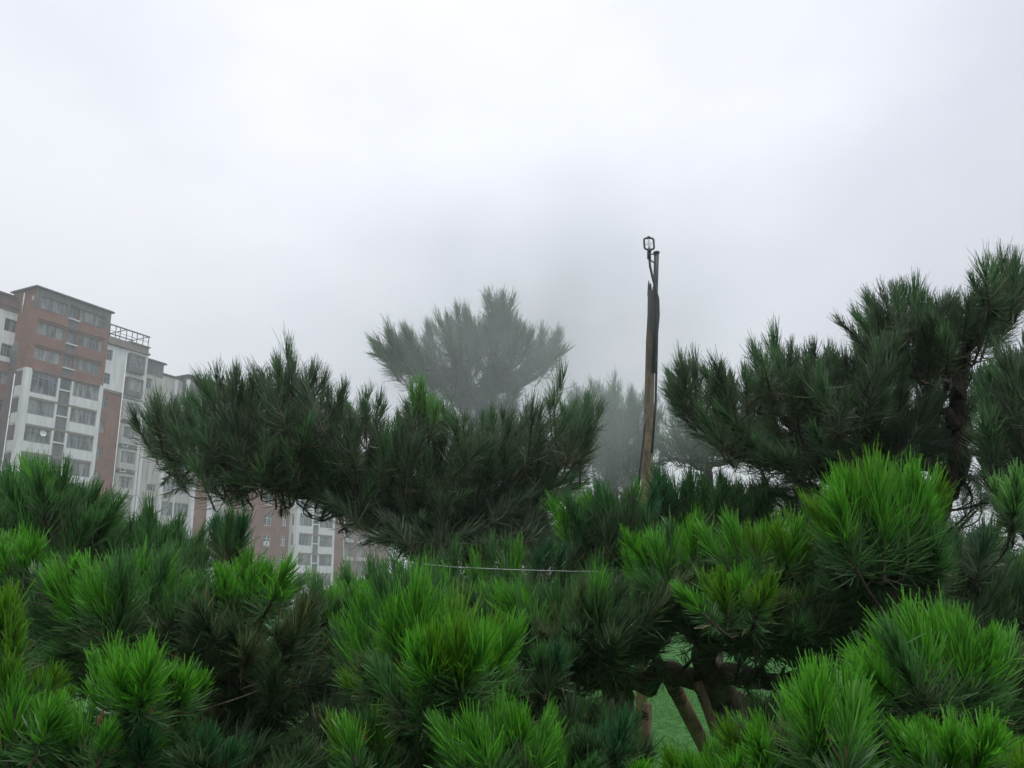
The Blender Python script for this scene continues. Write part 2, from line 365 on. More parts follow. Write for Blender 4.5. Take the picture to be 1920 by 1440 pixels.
hg = empty('drying_clothes', bloc(2.0, .03, 26.3), BAZ, label='dark clothes hung to dry in the tall loggia window of the nearest block', cat='laundry')
for q, (x, w, h) in enumerate(((0.0, .30, 1.1), (.5, .38, 1.3), (1.0, .3, .9))):
    m_ = MB()
    for k in range(6):
        x0, x1 = x + w*k/6, x + w*(k+1)/6; y0, y1 = .02*math.sin(k*1.9), .02*math.sin((k+1)*1.9)
        m_.quad((x0, y0, 1.7-h), (x1, y1, 1.7-h), (x1, y1, 1.7), (x0, y0, 1.7)); m_.quad((x0, y0+.02, 1.7-h), (x0, y0+.02, 1.7), (x1, y1+.02, 1.7), (x1, y1+.02, 1.7-h))
    m_.build('garment', M_CLOTHS[(1, 1, 0)[q]], hg)
m_ = MB(); m_.tube([(-.4, 0, 1.72), (1.9, 0, 1.72)], .015, 5); m_.build('rail', M_WHITEP, hg)
# satellite dish on the balcony
D = empty('satellite_dish', bloc(2.75, -.12, 21.0), BAZ, label='round white satellite dish on a balcony of the leftmost tower', cat='satellite dish')
mb = MB(); prof = [(0.0, .0), (.18, .02), (.33, .08), (.42, .15)]
for i in range(3):
    for k in range(16):
        a0, a1 = 2*math.pi*k/16, 2*math.pi*(k+1)/16
        def P(r, h, a): return (r*math.cos(a), -.35-h, .3+r*math.sin(a)*.85)
        mb.quad(P(*prof[i], a0), P(*prof[i+1], a0), P(*prof[i+1], a1), P(*prof[i], a1))
        mb.quad(P(prof[i][0], prof[i][1]-.02, a0), P(prof[i][0], prof[i][1]-.02, a1), P(prof[i+1][0], prof[i+1][1]-.02, a1), P(prof[i+1][0], prof[i+1][1]-.02, a0))
mb.build('reflector', M_WHITEP, D, smooth=True)
mb = MB(); mb.tube([(0, -.34, .3), (0, -.15, .1), (0, 0, -.3)], .03, 6); mb.tube([(0, -.36, .0), (0, -.75, .28)], .015, 5); mb.build('arm', M_DARKM, D)

# --- middle block
B = empty('apartment_block', bloc(17.2), BAZ, label='middle apartment block, pale, mostly hidden by the pine, with stepped grey roofs', cat='apartment block', group='apartment blocks of the housing row')
def tb(x): return x - 17.2
mb = MB(); mb.box(tb(17.25), tb(21.0), 1.5, 9, 0, 34.6); mb.build('stair_tower', M_GREY, B); roof_slab(B, tb(17.25), tb(21.2), 1.5, 9, 34.62, over=.2)
mb = MB(); wall_holes(mb, tb(17.25), tb(18.9), 0, 32.2, 0.4, [(tb(17.4), tb(18.2), 30.2, 31.7)], .2, back=1.0); mb.build('white_wall', M_CREAM, B)
window(B, tb(17.4), tb(18.2), 30.2, 31.7, .5, 2)
mb = MB(); mb.box(tb(17.2), tb(17.62), -.02, .38, 0, 27.5); mb.build('corner_pillar', M_WHITE, B)
mb = MB(); mb.box(tb(21.0), tb(34), 2.0, 9, 0, 33.2); mb.build('attic_wall', M_CREAM, B); roof_slab(B, tb(21.4), tb(25.0), 2, 9, 33.3, over=.2)
mb = MB(); mb.box(tb(25.2), tb(33.5), 1.2, 1.98, 20, 33.9); mb.build('gable_wall', M_GREY, B); roof_slab(B, tb(25.3), tb(33.5), 1.2, 9, 33.95, over=.2)
mb = MB(); mb.box(tb(25.0), tb(25.5), .9, 1.19, 16, 33.3); mb.box(tb(23.5), tb(24.0), 1.7, 1.98, 20, 33.0); mb.build('corner_pillar', M_WHITE, B)
mb = MB(); mb.box(tb(17.63), tb(18.9), .41, 1.45, 0, 20); mb.build('brick_pier', M_BRICKP, B)
mb = MB(); wall_holes(mb, tb(18.92), tb(20.9), 0, 30, .3, [(tb(19.0), tb(20.4), 17.2-1.76*k-.85, 17.2-1.76*k) for k in range(8)], .2, back=1.6); mb.build('stair_wall', M_CREAM, B)
for k in range(8): window(B, tb(19.0), tb(20.4), 17.2-1.76*k-.85, 17.2-1.76*k, .4, 1, M_PANES[1])
mb = MB(); mb.box(tb(20.91), tb(21.4), -.04, 1.9, 0, 30); mb.build('corner_pillar', M_WHITE, B)
for k in range(9):
    z = 28.5 - FH * k
    window(B, tb(21.45), tb(23.75), z-2.2, z-.3, .5, 2, M_PANES[1]); window(B, tb(23.95), tb(26.6), z-2.2, z-.3, .5, 2, M_PANES[0])
    mb = MB(); mb.box(tb(21.42), tb(26.6), .48, 1.9, z-.28, z); mb.box(tb(21.42), tb(26.6), .52, .7, z-FH, z-2.22); mb.build('parapet', M_CREAM, B)
mb = MB(); mb.box(tb(23.77), tb(23.93), .3, .7, 0, 29); mb.build('post', M_WHITE, B)
mb = MB(); mb.box(tb(26.62), tb(27.2), -.05, 1.9, 0, 30); mb.build('corner_pillar', M_WHITE, B)
mb = MB(); wall_holes(mb, tb(27.22), tb(29.7), 0, 30, .1, [], .2, back=1.0); mb.build('brick_wall', M_BRICK, B)
mb = MB(); mb.box(tb(29.72), tb(31.0), -.04, 1.15, 0, 30); mb.build('corner_pillar', M_WHITE, B)
mb = MB(); mb.box(tb(31.02), tb(34), .5, 1.15, 0, 30); mb.build('pier', M_CREAM, B)
for z in (33.2,):
    mb = MB(); mb.box(tb(18.95), tb(21.3), .9, 1.45, 30.05, 32.3); mb.build('bay_box', M_CREAM, B)

# --- far block
Cb = empty('apartment_block', bloc(34.2), BAZ, label='farthest apartment block, white balcony tower seen under the middle pine', cat='apartment block', group='apartment blocks of the housing row')
def tcx(x): return x - 34.2
mb = MB(); holes = []
for k in range(8):
    z = 12.0 - FH * (k - 5); holes.append((tcx(42.4), tcx(44.3), z-2.1, z-.3)); holes.append((tcx(46.6), tcx(47.9), z-1.9, z-.3))
wall_holes(mb, tcx(34.2), tcx(48.6), 0, 30.5, .6, holes, .3, back=6); mb.build('brick_wall', M_BRICK, Cb)
for i, h in enumerate(holes): window(Cb, *h, .75, 2, M_PANES[1 if i % 2 else 0], fr=M_WHITEP)
tower(Cb, tcx(49.6), 35.6, nfl=8)
roof_slab(Cb, tcx(49.6), tcx(60.1), 0, 4.3, 35.62)
mb = MB(); mb.box(tcx(48.62), tcx(49.55), .8, 4, 0, 30); mb.build('side_wall', M_CREAM, Cb)
mb = MB(); wall_holes(mb, tcx(60.15), tcx(62.9), 0, 30, .12, [], .2, back=4); mb.build('brick_wall', M_BRICK, Cb)
pipe(Cb, tcx(62.97), 0.05, 0.5, 29)
mb = MB(); holes = []
for k in range(8):
    z = 10.6 - FH * (k - 5); holes.append((tcx(63.4), tcx(65.4), z-1.7, z)); holes.append((tcx(67.4), tcx(69.6), z-1.7, z))
wall_holes(mb, tcx(63.05), tcx(78), 0, 29, .3, holes, .3, back=4); mb.build('wing_wall', M_BRICKP, Cb)
for i, h in enumerate(holes[4:]): window(Cb, *h, .45, 2, M_PANES[1])
for k in range(8):
    z = 10.6 - FH * (k - 5)
    mb = MB(); mb.box(tcx(63.3), tcx(65.6), -.3, .28, z-2.4, z-1.75); mb.box(tcx(67.2), tcx(69.8), -.3, .28, z-2.4, z-1.75); mb.build('balcony_box', M_CREAM, Cb)
ac_unit(42.5, .5, 10.0, 'small white air conditioner above a window of the farthest block')

# ---------------------------------------------------------------- pines
def needle_mat(name, gloss=0.33):
    m = bpy.data.materials.new(name); m.use_nodes = True; t = m.node_tree; b = t.nodes['Principled BSDF']
    a = N(t, 'ShaderNodeAttribute'); a.attribute_name = 'tint'
    t.links.new(a.outputs['Color'], b.inputs['Base Color'])
    b.inputs['Roughness'].default_value = gloss; b.inputs['Specular IOR Level'].default_value = 0.7
    tr = N(t, 'ShaderNodeBsdfTranslucent'); hs = N(t, 'ShaderNodeHueSaturation', Saturation=1.1, Value=1.2)
    t.links.new(a.outputs['Color'], hs.inputs['Color']); t.links.new(hs.outputs[0], tr.inputs['Color'])
    ms = N(t, 'ShaderNodeMixShader', Fac=0.5)
    t.links.new(b.outputs[0], ms.inputs[1]); t.links.new(tr.outputs[0], ms.inputs[2]); t.links.new(ms.outputs[0], t.nodes['Material Output'].inputs['Surface'])
    return m
M_NEEDLE = needle_mat('pine_needles')
M_BARK = mat('pine_bark', (0.085, 0.066, 0.055), 0.9, 0.15, n_scale=22, n_amt=0.5, bump=1.0, b_scale=45, stretch=(1, 1, .45))
M_BUD = mat('pine_bud', (0.17, 0.085, 0.045), 0.8, 0.2, n_scale=60, n_amt=0.35)
M_POLE = mat('rain_darkened_pole', (0.36, 0.26, 0.155), 0.8, 0.2, n_scale=9, n_amt=0.45, bump=.5, stretch=(5, 5, .5))
def _pole():
    t = M_POLE.node_tree; b = t.nodes['Principled BSDF']; src = b.inputs['Base Color'].links[0].from_socket
    c = N(t, 'ShaderNodeTexCoord'); sp = N(t, 'ShaderNodeSeparateXYZ'); t.links.new(c.outputs['Object'], sp.inputs[0])
    nn = N(t, 'ShaderNodeTexNoise', Scale=6.0, Detail=4.0); t.links.new(c.outputs['Object'], nn.inputs['Vector'])
    a = N(t, 'ShaderNodeMath'); a.operation = 'MULTIPLY_ADD'; a.inputs[1].default_value = 1.6; t.links.new(nn.outputs['Fac'], a.inputs[0]); t.links.new(sp.outputs['Z'], a.inputs[2])
    m = N(t, 'ShaderNodeMapRange'); m.inputs['From Min'].default_value = 3.1; m.inputs['From Max'].default_value = 4.7; t.links.new(a.outputs[0], m.inputs['Value'])
    x = N(t, 'ShaderNodeMix'); x.data_type = 'RGBA'; x.inputs[7].default_value = (0.11, 0.10, 0.095, 1)
    t.links.new(m.outputs[0], x.inputs[0]); t.links.new(src, x.inputs[6]); t.links.new(x.outputs[2], b.inputs['Base Color'])
_pole()
M_WOOD = mat('weathered_pole_wood', (0.26, 0.19, 0.125), 0.8, 0.2, n_scale=9, n_amt=0.4, bump=.4, stretch=(5, 5, .5))

C_NEW = np.array([0.115, 0.34, 0.040]); C_MID = np.array([0.078, 0.190, 0.060]); C_DARK = np.array([0.074, 0.130, 0.060])  # dark tone lifted, standing in for a mist veil on the middle pines
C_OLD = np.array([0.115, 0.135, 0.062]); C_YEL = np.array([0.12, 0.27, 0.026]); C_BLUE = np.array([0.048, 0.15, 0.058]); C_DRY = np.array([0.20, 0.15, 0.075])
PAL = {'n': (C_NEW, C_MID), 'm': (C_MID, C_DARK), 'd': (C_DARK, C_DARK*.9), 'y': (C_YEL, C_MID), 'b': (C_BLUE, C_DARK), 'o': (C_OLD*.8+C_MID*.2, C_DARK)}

class Foliage:
    def __init__(s): s.V = []; s.Cc = []
    def needles(s, base, d, ln, w, bend, colb, colt):
        """ribbons of base, middle and tip, slightly bent"""
        n = len(base); r = rng.normal(size=(n, 3)); side = np.cross(d, r); side /= np.linalg.norm(side, axis=1)[:, None] + 1e-9
        ln = ln[:, None]; w = w[:, None]
        mid = base + d * ln * 0.52 + bend * ln * 0.07
        tip = base + d * ln * 0.97 + bend * ln * 0.32
        v = np.stack([base - side*w*.4, base + side*w*.4, mid - side*w*.5, mid + side*w*.5, tip - side*w*.22, tip + side*w*.22], 1)
        c = np.stack([colb, colb, (colb+colt)/2, (colb+colt)/2, colt, colt], 1)
        s.V.append(v); s.Cc.append(c)
    def segment(s, P, ax, L, ln, n, th0, th1, w, cb, ct, droop=0.0, jit=9, dry=0.0):
        ax = ax / np.linalg.norm(ax)
        t = rng.random(n) ** 0.9; ph = rng.random(n) * 2 * math.pi
        th = np.radians(th0 + (th1 - th0) * t + rng.normal(size=n) * jit)
        a = np.cross(ax, [0.3, 0.8, 0.52]); a /= np.linalg.norm(a); b = np.cross(ax, a)
        rad = np.cos(ph)[:, None]*a + np.sin(ph)[:, None]*b
        d = np.cos(th)[:, None]*ax + np.sin(th)[:, None]*rad
        sway = rng.normal(size=3) * L * .16
        base = P + ax * (L * t)[:, None] + sway * (t**2)[:, None] + rad * 0.003
        q = rng.random(n) < .07
        d[q] = d[q] + rng.normal(size=(int(q.sum()), 3)) * .45; d /= np.linalg.norm(d, axis=1)[:, None]
        ll = ln * rng.uniform(.66, 1.10, n)
        bend = -rad * 0.30 + np.array([0, 0, 1.0]) * (0.35 - droop) + rng.normal(size=(n, 3)) * .30
        k = rng.uniform(.55, 1.40, n)[:, None]; hue = rng.random(n)[:, None]
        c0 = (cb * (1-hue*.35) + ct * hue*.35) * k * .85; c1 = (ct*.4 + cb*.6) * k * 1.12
        if dry:
            q = rng.random(n) < dry; c0[q] = C_DRY * k[q]; c1[q] = C_DRY * k[q] * 1.2
        s.needles(base, d, ll, np.full(n, w) * rng.uniform(.8, 1.2, n), bend, c0, c1)
    def build(s, name, parent, loc):
        V = np.concatenate(s.V); Cc = np.concatenate(s.Cc); n = len(V)
        me = bpy.data.meshes.new(name)
        co = (V.reshape(-1, 3) - np.array(loc)).astype(np.float32)
        me.vertices.add(n*6); me.vertices.foreach_set('co', co.ravel())
        b = np.arange(n)[:, None] * 6
        loops = np.concatenate([b + np.array([[0, 1, 3, 2]]), b + np.array([[2, 3, 5, 4]])], 1).ravel()
        me.loops.add(len(loops)); me.loops.foreach_set('vertex_index', loops.astype(np.int32))
        me.polygons.add(n*2)
        st = (np.arange(n)[:, None]*8 + np.array([[0, 4]])).ravel(); to = np.tile([4, 4], n)
        me.polygons.foreach_set('loop_start', st.astype(np.int32))
        try: me.polygons.foreach_set('loop_total', to.astype(np.int32))
        except Exception: pass
        at_ = me.attributes.new('tint', 'FLOAT_COLOR', 'POINT')
        cc = np.concatenate([np.clip(Cc, 0, 1).reshape(-1, 3), np.ones((n*6, 1))], 1).astype(np.float32)
        at_.data.foreach_set('color', cc.ravel())
        me.materials.append(M_NEEDLE); me.update(calc_edges=True); me.validate()
        o = bpy.data.objects.new(name, me); COL.objects.link(o); o.parent = parent; return o

UP = np.array([0, 0, 1.0])
def nrm(v): return v / (np.linalg.norm(v) + 1e-9)
def inpoly(x, y, P):
    c = False; j = len(P)-1
    for i in range(len(P)):
        if (P[i][1] > y) != (P[j][1] > y) and x < (P[j][0]-P[i][0])*(y-P[i][1])/(P[j][1]-P[i][1]) + P[i][0]: c = not c
        j = i
    return c

class Pine:
    grey = 0.0  # greys and lightens the needles: mist veil put into their colour
    def __init__(s, label, foot, dens=1.0, nw=.0021, group='pines'):
        s.foot = np.array([foot[0], foot[1], 0.0]); s.root = empty('pine_tree', tuple(s.foot), 0, label=label, cat='pine tree', group=group)
        s.fo = Foliage(); s.nodes = []; s.tw = MB(); s.lm = MB(); s.tr = MB(); s.dens = dens; s.nw = nw; s.buds = []
    def loc(s, p): return tuple(np.array(p) - s.foot)
    def path(s, mb, pts, r0, r1, seg=9, wob=.12, sub=5, wig=.012):
        """smooth tapering limb through points; remembers its nodes for twigs"""
        pts = [np.array(p, float) for p in pts]; out_ = []
        for i in range(len(pts)-1):
            p0 = pts[max(i-1, 0)]; p1 = pts[i]; p2 = pts[i+1]; p3 = pts[min(i+2, len(pts)-1)]
            for k in range(sub):
                t = k/sub
                out_.append(.5*((2*p1)+(-p0+p2)*t+(2*p0-5*p1+4*p2-p3)*t*t+(-p0+3*p1-3*p2+p3)*t**3) + rng.normal(size=3)*wig)
        out_.append(pts[-1]); n = len(out_)
        rad = [r0 + (r1-r0)*(i/(n-1)) for i in range(n)]
        mb.tube([s.loc(p) for p in out_], [q*rnd.uniform(.95, 1.05) for q in rad], seg, wob=wob*.7); s.nodes += [(p, r) for p, r in zip(out_, rad)]
    def trunk(s, pts, r0, r1): s.path(s.tr, [tuple(s.foot)] + pts, r0, r1, 14, wob=.10, sub=6, wig=.006)
    def limb(s, pts, r0, r1): s.path(s.lm, pts, r0, r1, 8)
    def twig(s, P, ax):
        if not s.nodes: return
        A_ = np.array([q[0] for q in s.nodes]); dd = np.linalg.norm(A_ - P, axis=1) + np.maximum(0, (A_[:, 2] - P[2])) * 1.2
        i = int(np.argmin(dd)); Q, r = s.nodes[i]
        L = np.linalg.norm(P-Q); m1 = Q*.55 + P*.45 - UP * L*.07 + rng.normal(size=3)*L*.06; m2 = P - nrm(ax)*L*.28
        r0 = min(r*.7, .006 + L*.022)
        pts = []
        for k in range(6):
            t = k/5; pts.append((1-t)**3*Q + 3*(1-t)**2*t*m1 + 3*(1-t)*t*t*m2 + t**3*P)
        s.tw.tube([s.loc(p) for p in pts], [r0+(.0035-r0)*(k/5) for k in range(6)], 5, cap=False)
        s.nodes += [(pts[2], r0*.7), (pts[3], r0*.5)]
    def shoot(s, P, ax, H, kind='n', n=150, old=True, twig=True, spread=1.0, dry=0.0):
        """one shoot: candle of this year's needles over a whorl of last year's"""
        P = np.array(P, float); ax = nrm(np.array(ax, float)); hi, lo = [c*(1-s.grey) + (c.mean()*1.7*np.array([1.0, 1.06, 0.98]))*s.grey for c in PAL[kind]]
        n = int(n * s.dens); L = H * rnd.uniform(.46, .62); ln = H * rnd.uniform(.44, .54); w = s.nw * 1.35; spread *= rnd.uniform(.75, 1.25)
        s.fo.segment(P, ax, L, ln, int(n*.85), 42*spread, 9*spread, w, hi, hi*.6+lo*.4, dry=dry)
        if old:
            Po = P - ax * H * .42
            s.fo.segment(Po, ax, H*.45, ln*1.05, int(n*.5), 72*spread, 42*spread, w, lo, lo*.55+C_OLD*.45, droop=.15, jit=13, dry=dry+.03)
        s.tw.tube([s.loc(P - ax*H*.45), s.loc(P), s.loc(P+ax*L)], [.0055, .0045, .0025], 5, cap=False)
        if twig: s.twig(P - ax*H*.45, ax)
    def px(s, bx, by, tx, ty, d, kind='n', n=170, spread=1.0, lean=0.0, **kw):
        """shoot given by where its foot and its tip show in the photograph; lean brings the tip nearer"""
        b = at(bx, by, d); t = at(tx, ty, d - lean); s.shoot(b, t-b, np.linalg.norm(t-b), kind, n, spread=spread, **kw)
    def clump(s, bx, by, tx, ty, d, k, width, kind='n', n=170, depth=.16, **kw):
        """fan of shoots rising from one whorl"""
        H = math.hypot(tx-bx, ty-by)
        if d < 2.7: k = int(k * 1.5 + 1); n = int(n * 1.1)
        for i in range(k):
            u = (i + .5)/k*2-1 if k > 1 else 0
            u += rnd.uniform(-.18, .18); h = H * (1 - .28*abs(u)**1.6) * rnd.uniform(.82, 1.06)
            ddx = (tx-bx)/H; ddy = (ty-by)/H
            b0 = (bx + u*width*.50 + rnd.uniform(-8, 8), by + abs(u)*H*.03 + rnd.uniform(-.04, .12)*H)
            t0 = (b0[0] + ddx*h + u*width*.42, b0[1] + ddy*h)
            s.px(b0[0], b0[1], t0[0], t0[1], d + rnd.uniform(-depth, depth), rnd.choice(kind), n, lean=rnd.uniform(-.05, .07), **kw)
    def fill(s, poly, k, d0, d1, H0, H1, kind='m', n=120, ctr=None, out_=.6, low=None, upw=1.0, **kw):
        """shoots through the crown's volume; lower ones reach outwards"""
        xs = [p[0] for p in poly]; ys = [p[1] for p in poly]
        cx, cy = ctr or (sum(xs)/len(xs), sum(ys)/len(ys)); Cn = at(cx, cy, (d0+d1)/2)
        c = 0; tries = 0
        while c < k and tries < k*40:
            tries += 1; x = rnd.uniform(min(xs), max(xs)); y = rnd.uniform(min(ys), max(ys))
            if not inpoly(x, y, poly): continue
            d = rnd.uniform(d0, d1); P = at(x, y, d); o = nrm(P - Cn)
            ax = UP*upw + o*out_*np.array([1.25, 1.25, .9]) + rng.normal(size=3)*.28
            if low is not None and y > low: ax = ax * np.array([1.3, 1.3, .35])
            H = rnd.uniform(H0, H1); s.shoot(P - nrm(ax)*H*.35, ax, H, rnd.choice(kind), n, **kw); c += 1
    def bud(s, px_, py, d, h=.05):
        s.buds.append((at(px_, py, d), h))
    def done(s):
        r = s.root
        if s.tr.v: s.tr.build('trunk', M_BARK, r, smooth=True)
        if s.lm.v: s.lm.build('branches', M_BARK, r, smooth=True)
        if s.tw.v: s.tw.build('twigs', M_BARK, r, smooth=True)
        s.fo.build('needles', r, s.foot)
        for P, h in s.buds:
            b = MB(); rows = 9
            b.tube([(0, 0, h*2*(i/rows)) for i in range(rows+1)], [h*.30*math.sin(math.pi*min(1, .25+.75*i/rows))+.001 for i in range(rows+1)], 9)
            for i in range(70):
                z = h*2*i/70; a = i*2.4; rr = h*.30*math.sin(math.pi*(.25+.75*i/70)); c_, s_ = math.cos(a), math.sin(a)
                b.quad((c_*rr*.8-s_*h*.06, s_*rr*.8+c_*h*.06, z), (c_*rr*.8+s_*h*.06, s_*rr*.8-c_*h*.06, z), (c_*rr*1.5+s_*h*.02, s_*rr*1.5-c_*h*.02, z+h*.2), (c_*rr*1.5-s_*h*.02, s_*rr*1.5+c_*h*.02, z+h*.2))
            o = b.build('bud', M_BUD, r, loc=s.loc(P)); o.rotation_euler = (rnd.uniform(-.25, .25), rnd.uniform(-.25, .25), rnd.uniform(0, 6))

def foot(px, d): p = at(px, 1100, d); return (p[0], p[1])

# far misty pine beside the pole (left of it and behind)
t = Pine('faint misty pine just left of the sprinkler pole, farthest of the pines', foot(1130, 9.0), .85, .0034)
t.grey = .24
t.trunk([at(1150, 960, 9.0), at(1140, 860, 9.0), at(1145, 790, 9)], .09, .03)
t.limb([at(1140, 870, 9), at(1090, 850, 9.1), at(1060, 800, 9.2)], .04, .012); t.limb([at(1140, 860, 9), at(1190, 840, 9), at(1215, 790, 8.9)], .035, .012)
t.limb([at(1145, 880, 9), at(1200, 872, 8.9), at(1250, 868, 8.8)], .03, .012)
t.fill([(1075, 760), (1110, 735), (1150, 735), (1205, 755), (1235, 790), (1225, 850), (1180, 850), (1080, 860), (1060, 820)], 120, 8.3, 9.8, .30, .38, 'mdb', 100)
t.fill([(1070, 850), (1240, 850), (1240, 980), (1070, 980)], 60, 8.3, 9.6, .30, .38, 'mdb', 90)
for x, y in ((1112, 700), (1148, 692), (1185, 715), (1085, 722), (1205, 735)): t.px(x+4, y+52, x, y, 9.0, 'm', 110)
t.done()
t = Pine('low misty pine with bare spreading limbs, seen behind the pole to its right', foot(1320, 8.2), .8, .0032)
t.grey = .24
t.trunk([at(1330, 960, 8.2), at(1325, 890, 8.2), at(1320, 850, 8.2)], .08, .03)
t.limb([at(1325, 880, 8.2), at(1270, 862, 8.2), at(1230, 868, 8.3)], .035, .01); t.limb([at(1325, 875, 8.2), at(1390, 862, 8.2), at(1445, 850, 8.1)], .035, .012)
t.limb([at(1320, 870, 8.2), at(1280, 840, 8.3), at(1260, 800, 8.4)], .03, .01)
t.fill([(1228, 780), (1290, 770), (1340, 800), (1420, 810), (1450, 850), (1380, 862), (1300, 856), (1232, 850)], 90, 7.7, 8.8, .24, .32, 'mdb', 90)
t.done()

# back pine in the mist
t = Pine('pale grey-green pine wrapped in mist behind the middle pine', foot(900, 6.6), 1.0, .0030)
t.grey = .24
t.trunk([at(905, 900, 6.6), at(905, 760, 6.6), at(925, 670, 6.6), at(934, 600, 6.6)], .085, .012)
t.limb([at(908, 760, 6.6), at(840, 700, 6.5), at(760, 665, 6.5), at(705, 660, 6.5)], .04, .01)
t.limb([at(908, 740, 6.6), at(980, 720, 6.7), at(1030, 690, 6.7), at(1050, 650, 6.7)], .03, .008)
t.limb([at(915, 700, 6.6), at(870, 650, 6.7), at(850, 600, 6.7)], .03, .008); t.limb([at(925, 670, 6.6), at(970, 640, 6.5), at(1000, 630, 6.5)], .02, .007)
t.fill([(695, 650), (752, 632), (850, 615), (895, 605), (930, 590), (965, 605), (990, 635), (1050, 645), (1040, 680), (985, 700), (960, 760), (860, 770), (800, 725), (730, 682)], 150, 6.1, 7.2, .22, .32, 'mdd', 105, ctr=(900, 720), out_=.7, low=690)
for x, y, bx, by, k in ((933, 528, 935, 598, 200), (918, 534, 926, 596, 120), (950, 534, 943, 598, 120), (904, 546, 922, 606, 120), (965, 548, 948, 606, 120), (858, 562, 862, 625, 150), (872, 575, 876, 635, 110), (835, 578, 845, 635, 110), (803, 590, 812, 640, 110), (752, 603, 772, 660, 130), (735, 625, 765, 665, 100),
                     (682, 638, 735, 668, 130), (690, 665, 735, 672, 90), (1050, 602, 1040, 665, 140), (1020, 600, 1015, 660, 120), (995, 600, 990, 655, 110), (1065, 640, 1030, 680, 100), (975, 580, 968, 640, 90)):
    t.px(bx, by, x, y, 6.5, 'm', k)
t.fill([(780, 740), (1000, 740), (980, 900), (820, 900)], 40, 6.2, 7, .24, .32, 'd', 90)
t.done()

# middle pine
t = Pine('big dark broad-crowned pine in the middle, in front of the misty one', foot(800, 4.7), 1.0, .0022)
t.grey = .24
t.trunk([at(830, 1200, 4.6), at(800, 1050, 4.5), at(780, 980, 4.5), at(810, 880, 4.5), at(830, 810, 4.5)], .10, .02)
t.limb([at(790, 1010, 4.5), at(700, 965, 4.4), at(590, 925, 4.3), at(470, 900, 4.3), at(380, 880, 4.3), at(320, 860, 4.3)], .05, .010)
t.limb([at(700, 965, 4.4), at(650, 880, 4.5), at(620, 800, 4.5), at(560, 750, 4.5)], .035, .009)
t.limb([at(590, 925, 4.3), at(510, 850, 4.2), at(450, 790, 4.2), at(430, 760, 4.2)], .03, .008)
t.limb([at(785, 980, 4.5), at(880, 960, 4.4), at(980, 900, 4.4), at(1060, 830, 4.4)], .05, .010)
t.limb([at(880, 960, 4.4), at(930, 860, 4.7), at(950, 800, 4.7)], .03, .008); t.limb([at(790, 1000, 4.5), at(880, 1010, 4.0), at(980, 1000, 3.9)], .03, .008)
body = [(285, 800), (380, 745), (440, 745), (550, 735), (640, 760), (730, 785), (860, 800), (980, 790), (1095, 790), (1105, 850), (1070, 900), (1045, 985), (980, 1020), (760, 1010), (690, 960), (600, 925), (480, 915), (400, 890), (290, 865)]
t.fill(body, 300, 3.9, 5.3, .20, .28, 'mmmdd', 125, ctr=(740, 960), out_=.55, low=900)
t.fill([(330, 800), (640, 790), (640, 900), (420, 890)], 50, 3.9, 4.6, .20, .26, 'mdd', 120, ctr=(520, 900))
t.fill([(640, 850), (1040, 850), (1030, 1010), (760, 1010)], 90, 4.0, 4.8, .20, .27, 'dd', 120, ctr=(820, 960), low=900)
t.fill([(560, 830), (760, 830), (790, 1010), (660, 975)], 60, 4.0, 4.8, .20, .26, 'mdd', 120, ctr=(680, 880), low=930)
tips = [(425, 664, 432, 755, 190), (400, 690, 415, 765, 120), (455, 690, 448, 765, 120), (548, 638, 552, 745, 210), (522, 662, 536, 745, 130), (582, 662, 570, 748, 140), (500, 690, 505, 750, 110), (610, 700, 600, 765, 110), (648, 706, 640, 775, 110), (690, 712, 680, 780, 110), (715, 722, 705, 785, 100),
        (292, 715, 305, 800, 150), (318, 728, 325, 805, 120), (270, 760, 300, 825, 130), (345, 722, 355, 790, 100), (375, 700, 385, 775, 110), (265, 810, 320, 845, 130), (262, 850, 325, 865, 110), (285, 880, 345, 870, 90),
        (845, 738, 838, 805, 110), (870, 760, 868, 815, 90), (905, 760, 905, 815, 100), (945, 755, 945, 812, 110), (985, 752, 985, 812, 110), (1040, 690, 1040, 775, 170), (1028, 712, 1032, 780, 90), (1080, 735, 1072, 800, 110), (1108, 715, 1095, 795, 160), (1120, 760, 1090, 815, 120), (1125, 800, 1080, 835, 110),
        (745, 750, 745, 810, 90), (815, 745, 812, 805, 90)]
for x, y, bx, by, k in tips: t.px(bx, by, x, y, rnd.uniform(4.15, 4.55), rnd.choice('mmd'), k)
t.clump(428, 760, 425, 668, 4.25, 6, 84, 'md', 120, depth=.1); t.clump(552, 745, 548, 640, 4.25, 7, 92, 'md', 130, depth=.1); t.clump(600, 770, 606, 705, 4.3, 4, 70, 'md', 110); t.clump(300, 810, 286, 728, 4.2, 5, 70, 'md', 120); t.clump(500, 770, 497, 695, 4.3, 4, 60, 'm', 110)
t.clump(790, 790, 785, 705, 4.2, 4, 50, 'mn', 120); t.clump(1090, 800, 1098, 728, 4.2, 5, 60, 'm', 110); t.clump(920, 810, 915, 752, 4.3, 6, 150, 'm', 100); t.clump(680, 790, 672, 725, 4.3, 5, 90, 'm', 100)
for x, y, bx, by in ((785, 695, 786, 765), (770, 720, 776, 778), (800, 722, 795, 780)): t.px(bx, by, x, y, 4.2, 'n', 150)
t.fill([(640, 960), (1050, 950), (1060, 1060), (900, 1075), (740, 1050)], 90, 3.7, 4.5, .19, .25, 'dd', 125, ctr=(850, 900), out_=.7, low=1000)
for _ in range(26):       # thin shoots poking out of the underside
    x = rnd.uniform(300, 1040); y = np.interp(x, [280, 400, 480, 640, 760, 1040], [880, 905, 935, 965, 1030, 1030]) + rnd.uniform(-14, 10)
    t.px(x, y, x + rnd.uniform(-50, 50), y + rnd.uniform(12, 38), rnd.uniform(4.0, 4.6), 'd', 60, spread=1.0)
t.done()

